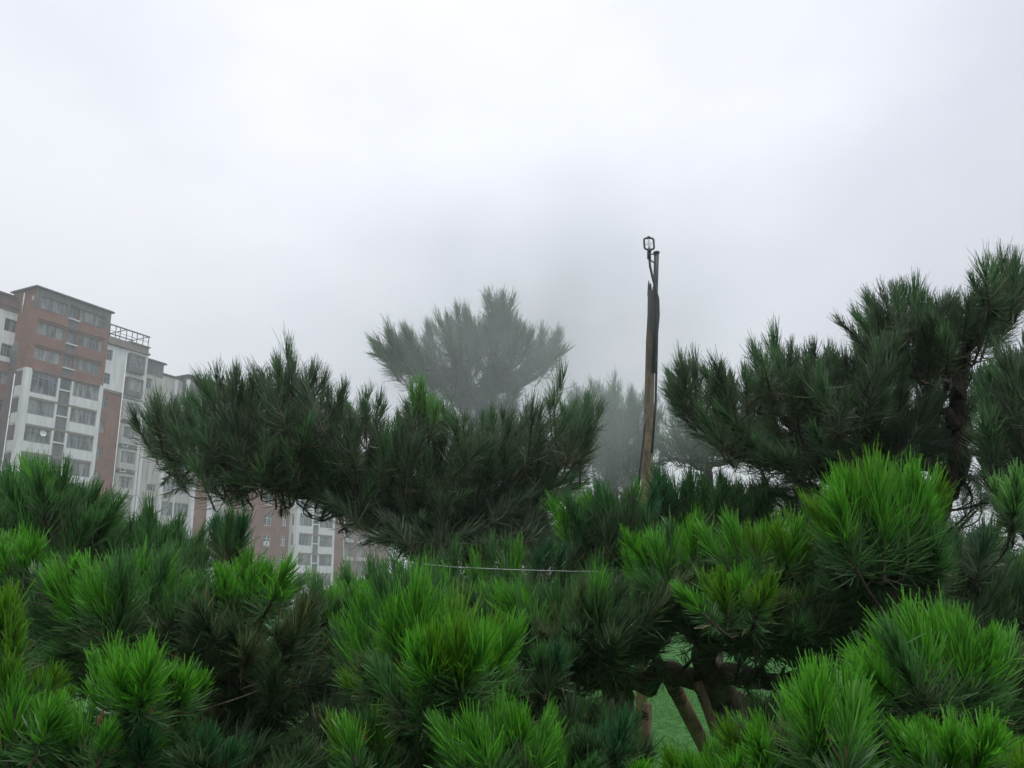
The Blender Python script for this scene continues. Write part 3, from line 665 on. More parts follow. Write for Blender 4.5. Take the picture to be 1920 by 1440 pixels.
# big pine on the right
t = Pine('tall dark pine on the right reaching highest of all', foot(1740, 3.6), 1.0, .0019)
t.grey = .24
t.trunk([at(1730, 1150, 3.5), at(1745, 980, 3.45), at(1785, 890, 3.4), at(1802, 800, 3.4), at(1795, 730, 3.4), at(1815, 650, 3.4), at(1850, 590, 3.4)], .075, .014)
t.limb([at(1785, 880, 3.4), at(1700, 872, 3.3), at(1560, 880, 3.3), at(1440, 870, 3.3), at(1360, 840, 3.3), at(1310, 800, 3.3)], .036, .008)
t.limb([at(1795, 800, 3.4), at(1740, 735, 3.4), at(1700, 690, 3.4), at(1660, 640, 3.4)], .028, .007)
t.limb([at(1700, 872, 3.3), at(1640, 800, 3.4), at(1560, 740, 3.4), at(1500, 710, 3.4)], .026, .007)
t.limb([at(1560, 880, 3.3), at(1480, 800, 3.3), at(1440, 750, 3.3)], .022, .006)
t.limb([at(1800, 700, 3.4), at(1760, 650, 3.5), at(1740, 610, 3.5)], .02, .006); t.limb([at(1815, 650, 3.4), at(1870, 580, 3.3), at(1890, 520, 3.3)], .018, .006)
right = [(1255, 745), (1300, 725), (1400, 730), (1450, 710), (1560, 700), (1640, 640), (1690, 690), (1770, 780), (1760, 870), (1600, 880), (1440, 865), (1340, 830), (1290, 790)]
t.fill(right, 150, 3.0, 4.0, .17, .23, 'mmmdd', 165, ctr=(1580, 860), out_=.6, low=820)
t.fill([(1640, 620), (1700, 590), (1790, 600), (1870, 560), (1900, 600), (1800, 640), (1740, 680), (1660, 660)], 42, 3.1, 3.9, .17, .22, 'mdd', 150, ctr=(1770, 680), out_=.8)
t.fill([(1330, 800), (1700, 800), (1780, 860), (1780, 930), (1500, 920), (1440, 880)], 36, 3.1, 3.9, .16, .22, 'dd', 140, ctr=(1600, 820), low=800)
tips = [(1275, 645, 1298, 735, 190), (1300, 655, 1312, 738, 100), (1245, 690, 1275, 760, 150), (1238, 735, 1285, 785, 130), (1335, 678, 1340, 745, 150), (1370, 680, 1375, 745, 130), (1440, 608, 1456, 705, 210), (1462, 640, 1470, 715, 120), (1400, 680, 1410, 745, 120),
        (1520, 632, 1524, 710, 190), (1495, 645, 1505, 715, 130), (1560, 640, 1552, 710, 130), (1598, 575, 1640, 645, 190), (1590, 625, 1640, 665, 150), (1615, 545, 1655, 630, 160), (1668, 515, 1690, 600, 190), (1650, 535, 1675, 615, 130), (1716, 502, 1714, 595, 200), (1745, 535, 1738, 610, 130),
        (1770, 540, 1762, 615, 140), (1795, 560, 1785, 630, 120), (1842, 520, 1838, 600, 140), (1882, 455, 1880, 550, 220), (1862, 480, 1866, 560, 140), (1908, 455, 1900, 550, 200), (1925, 480, 1910, 565, 150), (1930, 560, 1870, 600, 150), (1920, 610, 1860, 622, 120), (1820, 560, 1818, 625, 110),
        (1600, 690, 1650, 700, 120), (1580, 660, 1625, 690, 110)]
for x, y, bx, by, k in tips: t.px(bx, by, x, y, rnd.uniform(3.2, 3.5), rnd.choice('mmd'), k)
t.clump(1300, 740, 1285, 655, 3.2, 5, 70, 'md', 140); t.clump(1455, 705, 1445, 618, 3.2, 5, 60, 'md', 140); t.clump(1540, 715, 1535, 640, 3.2, 6, 90, 'md', 130); t.clump(1690, 600, 1690, 515, 3.3, 7, 110, 'md', 140); t.clump(1650, 640, 1620, 565, 3.3, 5, 80, 'md', 130); t.clump(1880, 550, 1888, 462, 3.25, 6, 90, 'md', 150); t.clump(1390, 740, 1385, 670, 3.2, 5, 100, 'm', 120); t.clump(1790, 620, 1785, 550, 3.3, 5, 90, 'md', 120)
t.fill([(1700, 650), (1830, 640), (1850, 760), (1840, 900), (1760, 900), (1720, 780)], 34, 3.3, 4.1, .16, .21, 'ddm', 90, ctr=(1780, 780), out_=1.0, upw=.4)
t.fill([(1430, 870), (1590, 880), (1590, 1010), (1450, 1000)], 30, 3.2, 4.0, .16, .21, 'ddm', 120, ctr=(1520, 900), out_=.8, upw=.5)
t.fill([(1735, 890), (1850, 870), (1860, 1060), (1750, 1050)], 20, 3.2, 4.0, .16, .21, 'ddm', 90, ctr=(1800, 950), out_=1.0, upw=.5)
t.limb([at(1800, 790, 3.4), at(1840, 760, 3.5), at(1870, 720, 3.6)], .016, .005); t.limb([at(1795, 850, 3.4), at(1845, 850, 3.5), at(1890, 810, 3.6)], .016, .005); t.limb([at(1800, 740, 3.4), at(1770, 720, 3.2), at(1730, 715, 3.1)], .014, .005)
for x, y, bx, by in ((1505, 665, 1508, 735), (1540, 670, 1535, 740), (1480, 680, 1486, 745), (1350, 690, 1352, 750)): t.px(bx, by, x, y, 3.1, 'm', 170)
t.done()

# pine at the right edge
t = Pine('dark pine cut off by the right edge of the view, behind the bright low tufts', foot(1960, 2.9), 1.0, .0022)
t.grey = .24
t.trunk([at(1960, 1100, 2.9), at(1940, 900, 2.9), at(1930, 780, 2.9)], .06, .015)
t.limb([at(1945, 950, 2.9), at(1880, 920, 2.8), at(1840, 880, 2.8)], .02, .006); t.limb([at(1935, 820, 2.9), at(1880, 780, 2.9), at(1850, 740, 2.9)], .02, .006); t.limb([at(1950, 1080, 2.9), at(1860, 1090, 2.7), at(1800, 1100, 2.6)], .018, .005)
t.fill([(1840, 720), (1930, 680), (1990, 700), (2000, 1000), (1900, 980), (1850, 900), (1850, 800)], 60, 2.6, 3.3, .17, .22, 'mmd', 170, ctr=(1960, 900), out_=.7)
for x, y, bx, by, k in ((1850, 665, 1862, 745, 130), (1880, 655, 1885, 735, 140), (1905, 640, 1905, 725, 150), (1828, 690, 1850, 760, 110), (1835, 760, 1880, 800, 110)): t.px(bx, by, x, y, 2.8, 'm', k)
t.fill([(1760, 1060), (1990, 1040), (1990, 1250), (1760, 1200)], 60, 2.3, 3.2, .16, .21, 'mmdn', 160, ctr=(1870, 1250), out_=.5); t.clump(1835, 1050, 1850, 960, 2.4, 4, 70, 'bm', 130); t.clump(1790, 1110, 1770, 1040, 2.5, 3, 50, 'bd', 110, spread=1.2); t.clump(1895, 960, 1897, 865, 2.1, 2, 36, 'n', 190)
t.done()

# lower pines behind the front row
t = Pine('soft round-topped pine at the foot of the sprinkler pole', foot(1160, 3.4), 1.0, .0024)
t.trunk([at(1165, 1180, 3.4), at(1155, 1080, 3.4), at(1150, 1020, 3.4)], .05, .015)
t.limb([at(1160, 1080, 3.4), at(1230, 1020, 3.5), at(1330, 990, 3.7), at(1410, 980, 3.7)], .022, .006)
t.clump(1140, 1000, 1130, 892, 3.1, 9, 130, 'bmn', 170, depth=.25); t.clump(1090, 1010, 1085, 905, 3.2, 4, 60, 'mn', 160)
t.fill([(1060, 960), (1220, 950), (1235, 1060), (1080, 1080)], 40, 2.9, 3.8, .17, .22, 'mdb', 150, ctr=(1150, 1060))
t.fill([(1210, 930), (1280, 915), (1440, 930), (1450, 1010), (1240, 1020)], 55, 3.3, 4.1, .18, .23, 'mmb', 140, ctr=(1330, 1080))
for x, y in ((1290, 892), (1320, 888), (1350, 885), (1385, 893), (1415, 885), (1432, 880), (1250, 890), (1228, 905)): t.px(x, y+75, x, y, rnd.uniform(3.4, 3.8), 'm', 140)
t.clump(1020, 1070, 1040, 1000, 3.0, 4, 50, 'b', 120)
t.done()

# front row -----------------------------------------------------------
t = Pine('dark green pine at the left edge, rising before the nearest tower', foot(20, 2.7), 1.0, .0021)
t.trunk([at(30, 1250, 2.7), at(50, 1100, 2.7), at(60, 1000, 2.7)], .05, .012)
t.limb([at(45, 1120, 2.7), at(150, 1060, 2.7), at(260, 1030, 2.8), at(330, 1020, 2.9)], .022, .006); t.limb([at(55, 1040, 2.7), at(10, 980, 2.6), at(-30, 940, 2.6)], .02, .006)
t.clump(68, 960, 62, 842, 2.6, 6, 80, 'nm', 180); t.clump(140, 985, 152, 895, 2.6, 5, 80, 'mm', 170); t.clump(0, 1000, -6, 890, 2.6, 5, 80, 'm', 170)
t.fill([(-20, 930), (60, 910), (170, 950), (230, 1000), (210, 1070), (60, 1090), (-30, 1090)], 60, 2.3, 3.0, .15, .20, 'mmd', 170, ctr=(70, 1080), out_=.7)
t.fill([(190, 1000), (260, 1000), (370, 1010), (370, 1060), (200, 1080)], 32, 2.5, 3.1, .15, .19, 'mm', 160, ctr=(270, 1090))
for x, y in ((325, 962), (350, 985), (300, 985), (265, 990), (235, 985), (205, 965), (190, 940)): t.px(x, y+75, x, y, 2.7, 'm', 140)
t.clump(425, 1030, 425, 942, 2.6, 4, 44, 'bm', 190)
t.clump(30, 1070, 25, 990, 2.1, 5, 90, 'n', 190); t.clump(105, 1090, 108, 1028, 2.1, 3, 50, 'mn', 170)
t.done()

t = Pine('low pine at the lower left with several bright dome-shaped tufts', foot(320, 2.0), 1.15, .0019)
t.trunk([at(330, 1500, 1.95), at(330, 1350, 1.95), at(300, 1250, 2.0)], .05, .014)
t.limb([at(325, 1320, 1.95), at(420, 1250, 2.0), at(500, 1180, 2.1), at(600, 1150, 2.2)], .022, .006); t.limb([at(310, 1280, 1.95), at(250, 1230, 1.9), at(230, 1190, 1.9)], .018, .006); t.limb([at(330, 1380, 1.9), at(230, 1370, 1.6), at(150, 1390, 1.5)], .018, .006)
t.limb([at(330, 1330, 1.95), at(450, 1340, 2.1), at(580, 1330, 2.2)], .02, .006)
t.clump(240, 1160, 245, 1018, 1.9, 9, 190, 'nnm', 210, spread=1.15); t.clump(455, 1130, 458, 1036, 2.05, 7, 130, 'nnm', 200, spread=1.1)
t.clump(650, 1150, 665, 1070, 2.1, 5, 100, 'nm', 190); t.clump(580, 1160, 585, 1095, 2.2, 4, 70, 'md', 130)
t.clump(165, 1110, 150, 1060, 2.0, 4, 70, 'm', 150)
t.clump(245, 1320, 243, 1192, 1.45, 4, 78, 'n', 210); t.clump(335, 1310, 345, 1235, 1.5, 3, 60, 'nm', 170); t.clump(150, 1410, 140, 1300, 1.35, 5, 110, 'nn', 200)
t.clump(260, 1420, 270, 1340, 1.4, 5, 120, 'nmb', 190); t.clump(380, 1440, 390, 1360, 1.5, 4, 110, 'bd', 160)
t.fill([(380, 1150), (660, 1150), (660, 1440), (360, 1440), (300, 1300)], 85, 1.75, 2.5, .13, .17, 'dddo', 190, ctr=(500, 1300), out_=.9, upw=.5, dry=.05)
t.fill([(100, 1130), (340, 1150), (380, 1260), (120, 1260)], 26, 1.75, 2.3, .13, .16, 'dmo', 190, ctr=(230, 1200), out_=1.0, upw=.5)
t.fill([(60, 1380), (400, 1390), (700, 1400), (700, 1500), (40, 1500)], 40, 1.3, 1.9, .12, .15, 'dmd', 190, ctr=(350, 1450), out_=.8, upw=.6)
t.fill([(40, 1080), (380, 1080), (380, 1260), (40, 1260)], 60, 2.0, 2.7, .15, .19, 'mmd', 170, ctr=(220, 1300), out_=.5)
t.bud(186, 1362, 1.3, .013); t.bud(281, 1352, 1.33, .014); t.bud(270, 1372, 1.34, .016)
t.done()

t = Pine('yellow-green pine tufts at the bottom left edge, nearest pine on that side', foot(-60, 1.6), 1.15, .0018)
t.trunk([at(-80, 1500, 1.6), at(-60, 1300, 1.6), at(-40, 1200, 1.6)], .04, .012)
t.limb([at(-60, 1320, 1.6), at(0, 1330, 1.5), at(50, 1350, 1.4)], .016, .006)
t.clump(-5, 1230, -8, 1088, 1.5, 4, 70, 'yn', 210); t.clump(10, 1400, 15, 1230, 1.4, 7, 130, 'ynm', 210, spread=1.2); t.clump(60, 1330, 90, 1260, 1.6, 4, 70, 'yo', 170, spread=1.3); t.clump(-20, 1320, -30, 1200, 1.5, 4, 80, 'ym', 190)
t.fill([(-60, 1250), (60, 1260), (110, 1400), (60, 1480), (-60, 1480)], 26, 1.4, 1.9, .12, .16, 'ymo', 190, ctr=(0, 1380), out_=.9, upw=.6)
t.done()

t = Pine('tall bright pine tuft in the bottom centre with a brown bud', foot(830, 1.8), 1.15, .0018)
t.trunk([at(850, 1550, 1.75), at(820, 1420, 1.7), at(800, 1330, 1.7)], .045, .014)
t.limb([at(815, 1400, 1.7), at(740, 1340, 1.6), at(700, 1290, 1.6)], .016, .005); t.limb([at(820, 1420, 1.7), at(920, 1420, 1.5), at(1000, 1430, 1.4)], .016, .005)
t.clump(765, 1240, 765, 1045, 1.62, 8, 120, 'nnm', 230, spread=1.0); t.clump(870, 1280, 890, 1125, 1.5, 6, 110, 'nny', 220, spread=1.1); t.clump(700, 1250, 685, 1100, 1.7, 5, 80, 'nm', 190)
t.clump(800, 1310, 790, 1180, 1.5, 6, 160, 'nmy', 200, spread=1.25)
t.clump(690, 1420, 685, 1310, 1.4, 4, 80, 'nmy', 190); t.clump(940, 1440, 925, 1290, 1.3, 7, 150, 'nn', 220, spread=1.1); t.clump(1030, 1460, 1010, 1360, 1.35, 5, 100, 'nm', 190)
t.clump(780, 1440, 770, 1370, 1.5, 5, 120, 'dm', 170)
t.fill([(680, 1240), (920, 1260), (960, 1400), (900, 1480), (660, 1480)], 45, 1.5, 2.1, .13, .17, 'mdo', 190, ctr=(800, 1340), out_=1.0, upw=.5)
t.bud(812, 1312, 1.40, .026); t.bud(828, 1275, 1.44, .020); t.bud(800, 1318, 1.39, .018); t.bud(683, 1392, 1.36, .018)
t.done()

t = Pine('wide pine across the centre below the thin wire, dull green with dark lower whorls', foot(1020, 2.5), 1.05, .0020)
t.trunk([at(1030, 1400, 2.5), at(1030, 1270, 2.5), at(1040, 1190, 2.45)], .045, .014)
t.limb([at(1030, 1260, 2.45), at(930, 1190, 2.4), at(860, 1140, 2.5)], .018, .006); t.limb([at(1035, 1230, 2.4), at(1110, 1210, 2.3), at(1190, 1180, 2.3)], .018, .006)
t.clump(1085, 1190, 1085, 1062, 2.25, 10, 180, 'nmm', 200); t.clump(960, 1180, 950, 1078, 2.4, 7, 130, 'nm', 190); t.clump(860, 1140, 850, 1062, 2.7, 6, 110, 'nm', 170); t.clump(720, 1130, 715, 1080, 2.7, 4, 70, 'n', 160)
t.clump(1000, 1270, 990, 1180, 2.0, 5, 110, 'bm', 180); t.clump(1180, 1190, 1190, 1100, 2.3, 5, 100, 'md', 170)
t.fill([(870, 1130), (1260, 1130), (1230, 1200), (1100, 1240), (1000, 1290), (900, 1250)], 70, 2.0, 2.8, .15, .19, 'ddmo', 180, ctr=(1060, 1250), out_=.9, upw=.6)
t.clump(1145, 1430, 1150, 1330, 1.6, 5, 90, 'bd', 190); t.clump(1120, 1400, 1115, 1310, 1.9, 5, 120, 'dm', 170); t.clump(1060, 1380, 1055, 1290, 1.9, 4, 90, 'md', 170)
t.fill([(960, 1280), (1090, 1300), (1150, 1440), (960, 1440)], 26, 1.9, 2.4, .14, .18, 'dmo', 170, ctr=(1080, 1400), out_=.9, upw=.5)
t.done()

t = Pine('low even-topped pine in the second row, just under the middle pine', foot(760, 3.2), .9, .0023)
t.trunk([at(760, 1300, 3.2), at(770, 1180, 3.2)], .04, .02)
t.fill([(560, 1110), (760, 1085), (900, 1060), (1000, 1060), (1240, 1070), (1250, 1180), (1000, 1200), (600, 1200)], 110, 2.8, 3.5, .17, .23, 'mmdn', 150, ctr=(900, 1250), out_=.5)
t.fill([(560, 1180), (1000, 1180), (1000, 1330), (640, 1400)], 60, 2.6, 3.3, .17, .22, 'dd', 140, ctr=(800, 1300), out_=.6)
t.done()

t = Pine('propped pine right of centre, thick dark limbs over the lawn and rounded bright tufts above', foot(1400, 2.9), 1.05, .0020)
t.trunk([at(1392, 1420, 2.85), at(1372, 1340, 2.8), at(1345, 1290, 2.75), at(1320, 1240, 2.7), at(1340, 1170, 2.6)], .085, .03)
t.limb([at(1350, 1290, 2.75), at(1270, 1265, 2.7), at(1190, 1280, 2.6), at(1110, 1275, 2.5), at(1040, 1290, 2.45)], .043, .018); t.limb([at(1340, 1270, 2.75), at(1410, 1262, 2.6), at(1480, 1280, 2.5), at(1560, 1260, 2.4)], .040, .016)
t.limb([at(1330, 1200, 2.6), at(1400, 1140, 2.4), at(1440, 1090, 2.3)], .022, .007); t.limb([at(1330, 1210, 2.6), at(1280, 1140, 2.5), at(1260, 1090, 2.5)], .02, .007); t.limb([at(1400, 1140, 2.4), at(1480, 1120, 2.3), at(1520, 1080, 2.3)], .018, .006)
t.clump(1270, 1070, 1275, 952, 2.3, 6, 110, 'nnm', 190); t.clump(1230, 1090, 1225, 1000, 2.4, 4, 70, 'n', 170); t.clump(1425, 1060, 1425, 952, 2.2, 7, 130, 'nny', 200); t.clump(1388, 1140, 1385, 1045, 1.95, 7, 120, 'nny', 220); t.clump(1520, 1070, 1515, 955, 2.3, 7, 130, 'nmy', 180)
t.clump(1330, 1080, 1335, 1010, 2.4, 4, 80, 'nm', 160)
t.fill([(1220, 1080), (1560, 1060), (1600, 1180), (1540, 1200), (1450, 1190), (1300, 1190), (1220, 1160)], 80, 1.95, 2.7, .15, .19, 'ddmo', 180, ctr=(1400, 1180), out_=.9, upw=.6)
t.fill([(1180, 1160), (1300, 1170), (1580, 1170), (1590, 1250), (1440, 1215), (1330, 1185)], 14, 2.0, 2.5, .15, .18, 'ddo', 170, ctr=(1400, 1190), out_=1.1, upw=.25)
for x, y, tx, ty in ((1120, 1265, 1090, 1330), (1180, 1270, 1190, 1335), (1225, 1240, 1215, 1185), (1420, 1265, 1450, 1215), (1460, 1280, 1440, 1340), (1300, 1235, 1345, 1190), (1385, 1255, 1400, 1200), (1240, 1275, 1200, 1320), (1150, 1255, 1160, 1195), (1400, 1290, 1425, 1350)):
    t.px(x, y, tx, ty, 2.5, rnd.choice('dmo'), 80, spread=1.2)
t.done()

t = Pine('bright pine on the right with a tall rounded tuft against the dark pine', foot(1700, 2.1), 1.1, .0019)
t.trunk([at(1700, 1450, 2.1), at(1690, 1280, 2.05), at(1670, 1120, 2.0), at(1660, 1050, 2.0)], .045, .012)
t.limb([at(1680, 1240, 2.0), at(1740, 1270, 1.8), at(1790, 1290, 1.6)], .018, .006); t.limb([at(1665, 1100, 2.0), at(1600, 1050, 2.1), at(1570, 1010, 2.2)], .015, .005)
t.clump(1655, 1010, 1650, 845, 1.95, 9, 140, 'nny', 220); t.clump(1590, 1010, 1590, 875, 2.1, 4, 60, 'n', 190); t.clump(1700, 1010, 1705, 860, 2.0, 4, 60, 'n', 190)
t.clump(1780, 1290, 1755, 1118, 1.5, 9, 180, 'nnm', 230, spread=1.15); t.clump(1890, 1330, 1905, 1180, 1.6, 6, 120, 'nmo', 190, spread=1.2)
t.fill([(1560, 990), (1750, 990), (1770, 1080), (1720, 1200), (1600, 1200), (1560, 1100)], 60, 1.9, 2.5, .15, .19, 'dmdo', 190, ctr=(1660, 1130), out_=.9, upw=.6)
t.fill([(1640, 1200), (1900, 1260), (1930, 1380), (1700, 1360), (1600, 1290)], 40, 1.5, 2.1, .13, .17, 'dmo', 190, ctr=(1770, 1310), out_=1.1, upw=.4)
t.done()

t = Pine('vivid green pine tufts along the bottom right corner with a pale bud in front', foot(1620, 1.5), 1.2, .0017)
t.trunk([at(1640, 1650, 1.45), at(1600, 1520, 1.4)], .035, .014)
t.limb([at(1600, 1520, 1.4), at(1560, 1460, 1.3), at(1550, 1420, 1.25)], .014, .006); t.limb([at(1600, 1530, 1.4), at(1700, 1500, 1.3), at(1780, 1470, 1.25)], .014, .006); t.limb([at(1600, 1530, 1.4), at(1480, 1510, 1.3), at(1400, 1490, 1.3)], .014, .006)
t.clump(1555, 1420, 1548, 1235, 1.2, 5, 110, 'n', 230); t.clump(1460, 1440, 1450, 1335, 1.35, 7, 150, 'yno', 200, spread=1.2); t.clump(1350, 1470, 1345, 1380, 1.35, 6, 120, 'nny', 200); t.clump(1650, 1450, 1660, 1350, 1.4, 5, 110, 'nm', 190); t.clump(1785, 1440, 1780, 1325, 1.2, 7, 130, 'nn', 220); t.clump(1890, 1470, 1880, 1400, 1.2, 5, 100, 'y', 200)
t.clump(1230, 1490, 1240, 1420, 1.4, 3, 60, 'n', 160); t.clump(1480, 1370, 1490, 1290, 1.9, 4, 90, 'dm', 150); t.clump(1400, 1430, 1390, 1350, 1.6, 3, 70, 'ym', 150)
t.fill([(1300, 1440), (1950, 1430), (1950, 1540), (1300, 1540)], 45, 1.2, 1.7, .12, .15, 'ndm', 190, ctr=(1620, 1500))
t.bud(1551, 1368, 1.17, .013); t.bud(1562, 1398, 1.16, .011)
t.done()

# ---------------------------------------------------------------- sprinkler pole
PD = 5.3; KS = PD/7.0
pb = at(1213, 915, PD); pt_ = at(1222, 545, PD)
dirp = nrm(pt_ - pb); k0 = pb[2] / dirp[2]; pf = pb - dirp * k0
S = empty('sprinkler_pole', tuple(pf), 0, label='leaning wooden pole with a black sprinkler pipe on top, right of the misty pine', cat='sprinkler pole')
L = lambda p: tuple(np.array(p) - pf)
def pole_at(y): return pf + dirp * ((at(1218, y, PD) - pf)[2] / dirp[2])
mb = MB(); ys = [None, 915, 840, 770, 700, 640, 590, 545]
pts = [pf] + [pole_at(y) + rng.normal(size=3) * .004 for y in ys[1:]]
mb.tube([L(p) for p in pts], [q*KS for q in (.052, .046, .045, .044, .042, .041, .039, .037)], 14, wob=.05)
mb.build('wooden_pole', M_POLE, S, smooth=True)
# split, splintered top
mb = MB(); tp = pole_at(545)
for a_, h_, r_ in ((0.3, .05, .014), (1.6, .03, .012), (2.9, .07, .013), (4.1, .045, .015), (5.2, .025, .013)):
    o_ = np.array([math.cos(a_), math.sin(a_), 0]) * .026*KS
    mb.tube([L(tp + o_ - dirp*.03), L(tp + o_ + dirp*h_*.6), L(tp + o_*1.1 + dirp*h_)], [r_*KS, r_*.7*KS, .002], 5)
mb.build('splintered_top', M_POLE, S)
sx = R3 @ np.array([1, 0, 0])                       # sideways across the view
pp0 = pole_at(600) + sx*.040 - R3 @ np.array([0, 0, -1])*.05
pp1 = at(1231, 475, PD-.05)
mb = MB(); mb.tube([L(at(1226, 700, PD-.07)), L(at(1228, 600, PD-.06)), L(at(1229, 540, PD-.05)), L(pp1)], [.016, .0165, .0165, .0165], 10); mb.tube([L(pp1), L(pp1 + UP*.010)], .021, 10)
mb.build('steel_pipe', M_DARKM, S, smooth=True)
mb = MB(); mb.tube([L(at(x, y, PD-.10)) for x, y in ((1217, 478), (1219, 500), (1224, 522), (1229, 540), (1234, 560), (1235, 590), (1232, 625), (1231, 680), (1229, 760), (1222, 850))], .008, 8)
mb.build('hose', M_DARKM, S, smooth=True)
mb = MB(); mb.tube([L(at(1217, 468, PD-.1)), L(at(1217, 486, PD-.1))], .013, 10)
mb.tube([L(at(1218, 478, PD-.1)), L(at(1224, 476, PD-.07)), L(at(1231, 480, PD-.05))], .0048, 6); mb.tube([L(at(1218, 486, PD-.1)), L(at(1225, 492, PD-.07)), L(at(1231, 492, PD-.05))], .0048, 6)
mb.build('bracket', M_DARKM, S, smooth=True)
# rotor head: rounded square frame with spinner
mb = MB(); c0 = at(1217, 457, PD-.1); hw, hh, rc = .031, .039, .014; ring = []
for cxx, cyy, a0 in ((hw-rc, hh-rc, 0), (-(hw-rc), hh-rc, 90), (-(hw-rc), -(hh-rc), 180), (hw-rc, -(hh-rc), 270)):
    for k in range(5):
        a_ = math.radians(a0 + k*22.5); ring.append(c0 + sx*(cxx + rc*math.cos(a_)) + UP*(cyy + rc*math.sin(a_)))
ring.append(ring[0]); mb.tube([L(p) for p in ring], 0.0068, 8, cap=False)
mb.tube([L(c0 - UP*.058), L(c0 - UP*.039)], [.011, .018], 10); mb.tube([L(c0+UP*.039), L(c0+UP*.051)], [.012, .009], 8)
hd = mb.build('sprinkler_head', M_DARKM, S, smooth=True)
mb = MB(); mb.tube([L(c0 - UP*.037), L(c0 - UP*.016), L(c0), L(c0+UP*.016), L(c0+UP*.037)], [.005, .009, .006, .009, .004], 8)
mb.tube([L(c0 + sx*.019 + UP*.006), L(c0 - sx*.019 - UP*.004)], .004, 6); mb.build('spinner', M_WHITEP, hd, smooth=True)
# slack guy rope left of the pole
mb = MB(); mb.tube([tuple(at(x, y, PD-.12)) for x, y in ((1213, 778), (1209, 800), (1205, 840), (1200, 880), (1196, 930))], .006, 6)
o = mb.build('rope', M_DARKM, None, smooth=True); tag(o, 'thin dark rope slanting down from the wooden pole', 'rope')

# stakes propping the pine, and the post on the lawn
def stake(p0, p1, r, label):
    p0 = np.array(p0); p1 = np.array(p1); d_ = p1 - p0
    g = p0 + d_ * (p0[2] + .02) / max(1e-3, -(d_[2])) if d_[2] < 0 else p1
    rt = empty('wooden_stake', (float(g[0]), float(g[1]), 0), 0, label=label, cat='wooden stake', group='stakes propping the pine')
    q = np.array([g[0], g[1], 0]); m_ = MB()
    m_.tube([tuple(p0 + (g-p0)*k/6 - q + rng.normal(size=3)*.003) for k in range(7)], [r*(1+.04*math.sin(k*2)) for k in range(7)], 12, wob=.04)
    m_.build('shaft', M_WOOD, rt, smooth=True)
    w_ = MB(); dd_ = nrm(g-p0); c_ = p0 + dd_*.03 - q
    for k in range(3): w_.tube([tuple(c_ + dd_*.012*k), tuple(c_ + dd_*(.012*k+.006))], r*1.08, 12)
    w_.build('tie', M_BARK, rt, smooth=True)
stake(at(1256, 1272, 2.78), at(1325, 1412, 2.9), .026, 'pale orange-brown stake slanting down over the lawn from the dark limb')
stake(at(1308, 1278, 2.66), at(1348, 1395, 2.6), .016, 'thin grey-white stake crossing the dark trunk, right of the thicker stake')
stake(at(1212, 1320, 3.4), at(1214, 1440, 3.4), .018, 'upright brown stake standing alone against the lawn')

gf = Foliage(); gn = 70000
gx = rng.uniform(-.3, 6.8, gn); gy = 5.0 + 14.0 * rng.random(gn)**1.3
gz = 0.06 * np.sin(gx * 0.35 + 1) * np.cos(gy * 0.27) * np.minimum(1, np.hypot(gx, gy) / 6) - .012
gd = np.stack([rng.normal(size=gn)*.35, rng.normal(size=gn)*.35, np.ones(gn)], 1); gd /= np.linalg.norm(gd, axis=1)[:, None]
gk = rng.uniform(.6, 1.35, gn)[:, None]; gc = np.where(rng.random(gn)[:, None] < .06, C_DRY, np.array([0.055, 0.17, 0.035])) * gk
gf.needles(np.stack([gx, gy, gz], 1), gd, rng.uniform(.03, .075, gn), np.full(gn, .0055), rng.normal(size=(gn, 3))*.5, gc*.8, gc*1.15)
go = gf.build('grass', None, (0, 0, 0)); tag(go, 'short mown lawn grass showing through the gap under the pines', 'grass', kind='stuff')

# thin wire above the front tufts
mb = MB(); mb.tube([tuple(at(x, y, d)) for x, y, d in ((745, 1052, 2.95), (780, 1056, 2.9), (850, 1063, 2.86), (960, 1068, 2.8), (1070, 1071, 2.75), (1125, 1071, 2.72))], [.0005, .0008, .0005, .0007, .0005, .0005], 5)
tag(mb.build('wire', M_WHITEP, None), 'thin pale wire stretched level above the front tufts, under the middle pine', 'wire')

# ---------------------------------------------------------------- air
def vol_box(name, x0, x1, y0, y1, z0, z1, dens, col):
    m = bpy.data.materials.new(name); m.use_nodes = True; t_ = m.node_tree; t_.nodes.clear()
    o_ = N(t_, 'ShaderNodeOutputMaterial'); v = N(t_, 'ShaderNodeVolumePrincipled', Density=dens, Anisotropy=0.2); v.inputs['Color'].default_value = (*col, 1)
    t_.links.new(v.outputs[0], o_.inputs['Volume'])
    mb_ = MB(); mb_.box(x0, x1, y0, y1, z0, z1); return tag(mb_.build(name, m), kind='stuff')
vol_box('haze', -320, 320, -60, 420, -1.0, 42.0, 0.0019, (0.93, 0.95, 1.0))

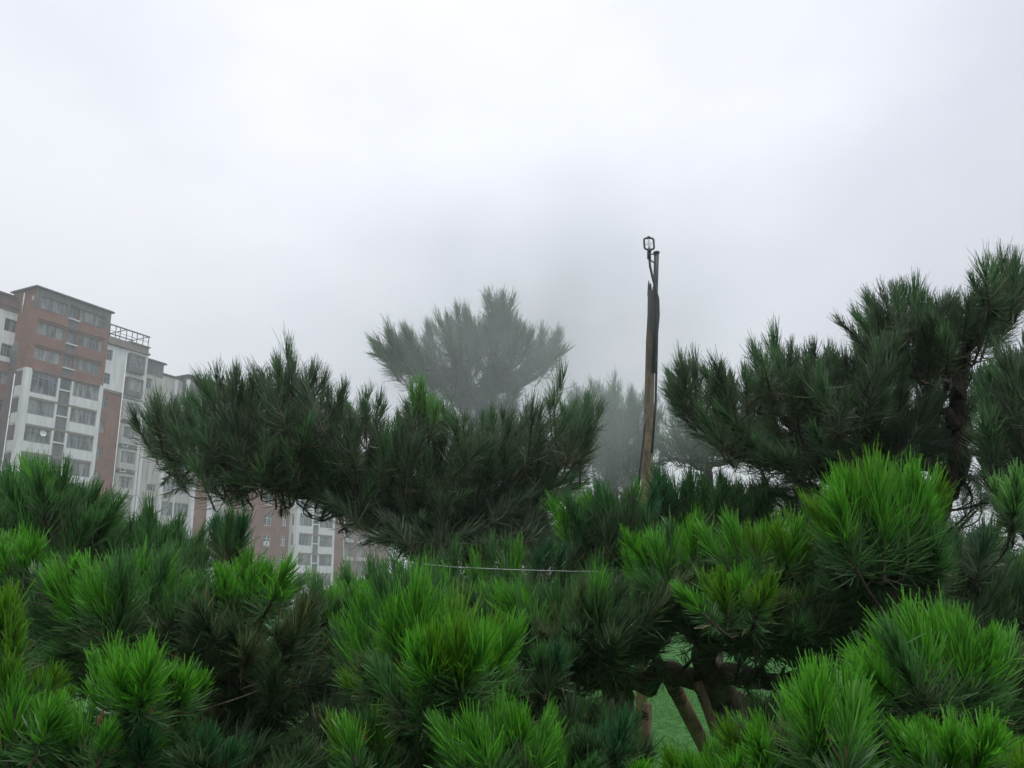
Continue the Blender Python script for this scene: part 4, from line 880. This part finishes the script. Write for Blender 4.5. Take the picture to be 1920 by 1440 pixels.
def mist(name, centre, rad, dens, nscale):
    m = bpy.data.materials.new(name); m.use_nodes = True; t_ = m.node_tree; t_.nodes.clear()
    o_ = N(t_, 'ShaderNodeOutputMaterial'); v = N(t_, 'ShaderNodeVolumePrincipled', Anisotropy=0.1); v.inputs['Color'].default_value = (0.84, 0.88, 0.91, 1)
    c = N(t_, 'ShaderNodeTexCoord'); ln = N(t_, 'ShaderNodeVectorMath'); ln.operation = 'LENGTH'
    dv = N(t_, 'ShaderNodeVectorMath'); dv.operation = 'DIVIDE'; dv.inputs[1].default_value = rad
    nn = N(t_, 'ShaderNodeTexNoise', Scale=nscale, Detail=3.0); t_.links.new(c.outputs['Object'], nn.inputs['Vector'])
    t_.links.new(c.outputs['Object'], dv.inputs[0]); t_.links.new(dv.outputs[0], ln.inputs[0])
    f = N(t_, 'ShaderNodeMapRange'); f.interpolation_type = 'SMOOTHSTEP'
    f.inputs['From Min'].default_value = 1.0; f.inputs['From Max'].default_value = 0.15; f.inputs['To Min'].default_value = 0.0; f.inputs['To Max'].default_value = 1.0
    t_.links.new(ln.outputs['Value'], f.inputs['Value'])
    f2 = N(t_, 'ShaderNodeMapRange'); f2.inputs['From Min'].default_value = 0.35; f2.inputs['From Max'].default_value = 0.65; f2.inputs['To Min'].default_value = 0.35; f2.inputs['To Max'].default_value = 1.45
    t_.links.new(nn.outputs['Fac'], f2.inputs['Value'])
    a = N(t_, 'ShaderNodeMath'); a.operation = 'MULTIPLY'; b_ = N(t_, 'ShaderNodeMath'); b_.operation = 'MULTIPLY'; b_.inputs[1].default_value = dens
    t_.links.new(f.outputs[0], a.inputs[0]); t_.links.new(f2.outputs[0], a.inputs[1]); t_.links.new(a.outputs[0], b_.inputs[0]); t_.links.new(b_.outputs[0], v.inputs['Density'])
    t_.links.new(v.outputs[0], o_.inputs['Volume'])
    m.cycles.volume_step_rate = 1.0 if hasattr(m.cycles, 'volume_step_rate') else 1.0
    mb_ = MB(); seg, rings = 24, 14
    for i in range(rings+1):
        th = math.pi*i/rings
        for k in range(seg): mb_.v.append((rad[0]*math.sin(th)*math.cos(2*math.pi*k/seg), rad[1]*math.sin(th)*math.sin(2*math.pi*k/seg), rad[2]*math.cos(th)))
    for i in range(rings):
        for k in range(seg): mb_.f.append((i*seg+k, (i+1)*seg+k, (i+1)*seg+(k+1) % seg, i*seg+(k+1) % seg)); mb_.mi.append(0)
    o = mb_.build(name, m, None, loc=tuple(centre)); tag(o, 'cloud of fine spray hanging between the pines around the sprinkler', 'spray mist', kind='stuff'); return o
mist('spray_mist', at(1010, 650, 6.1), (2.1, 1.75, 1.65), 0.50, 1.3)
scene.cycles.volume_bounces = 1
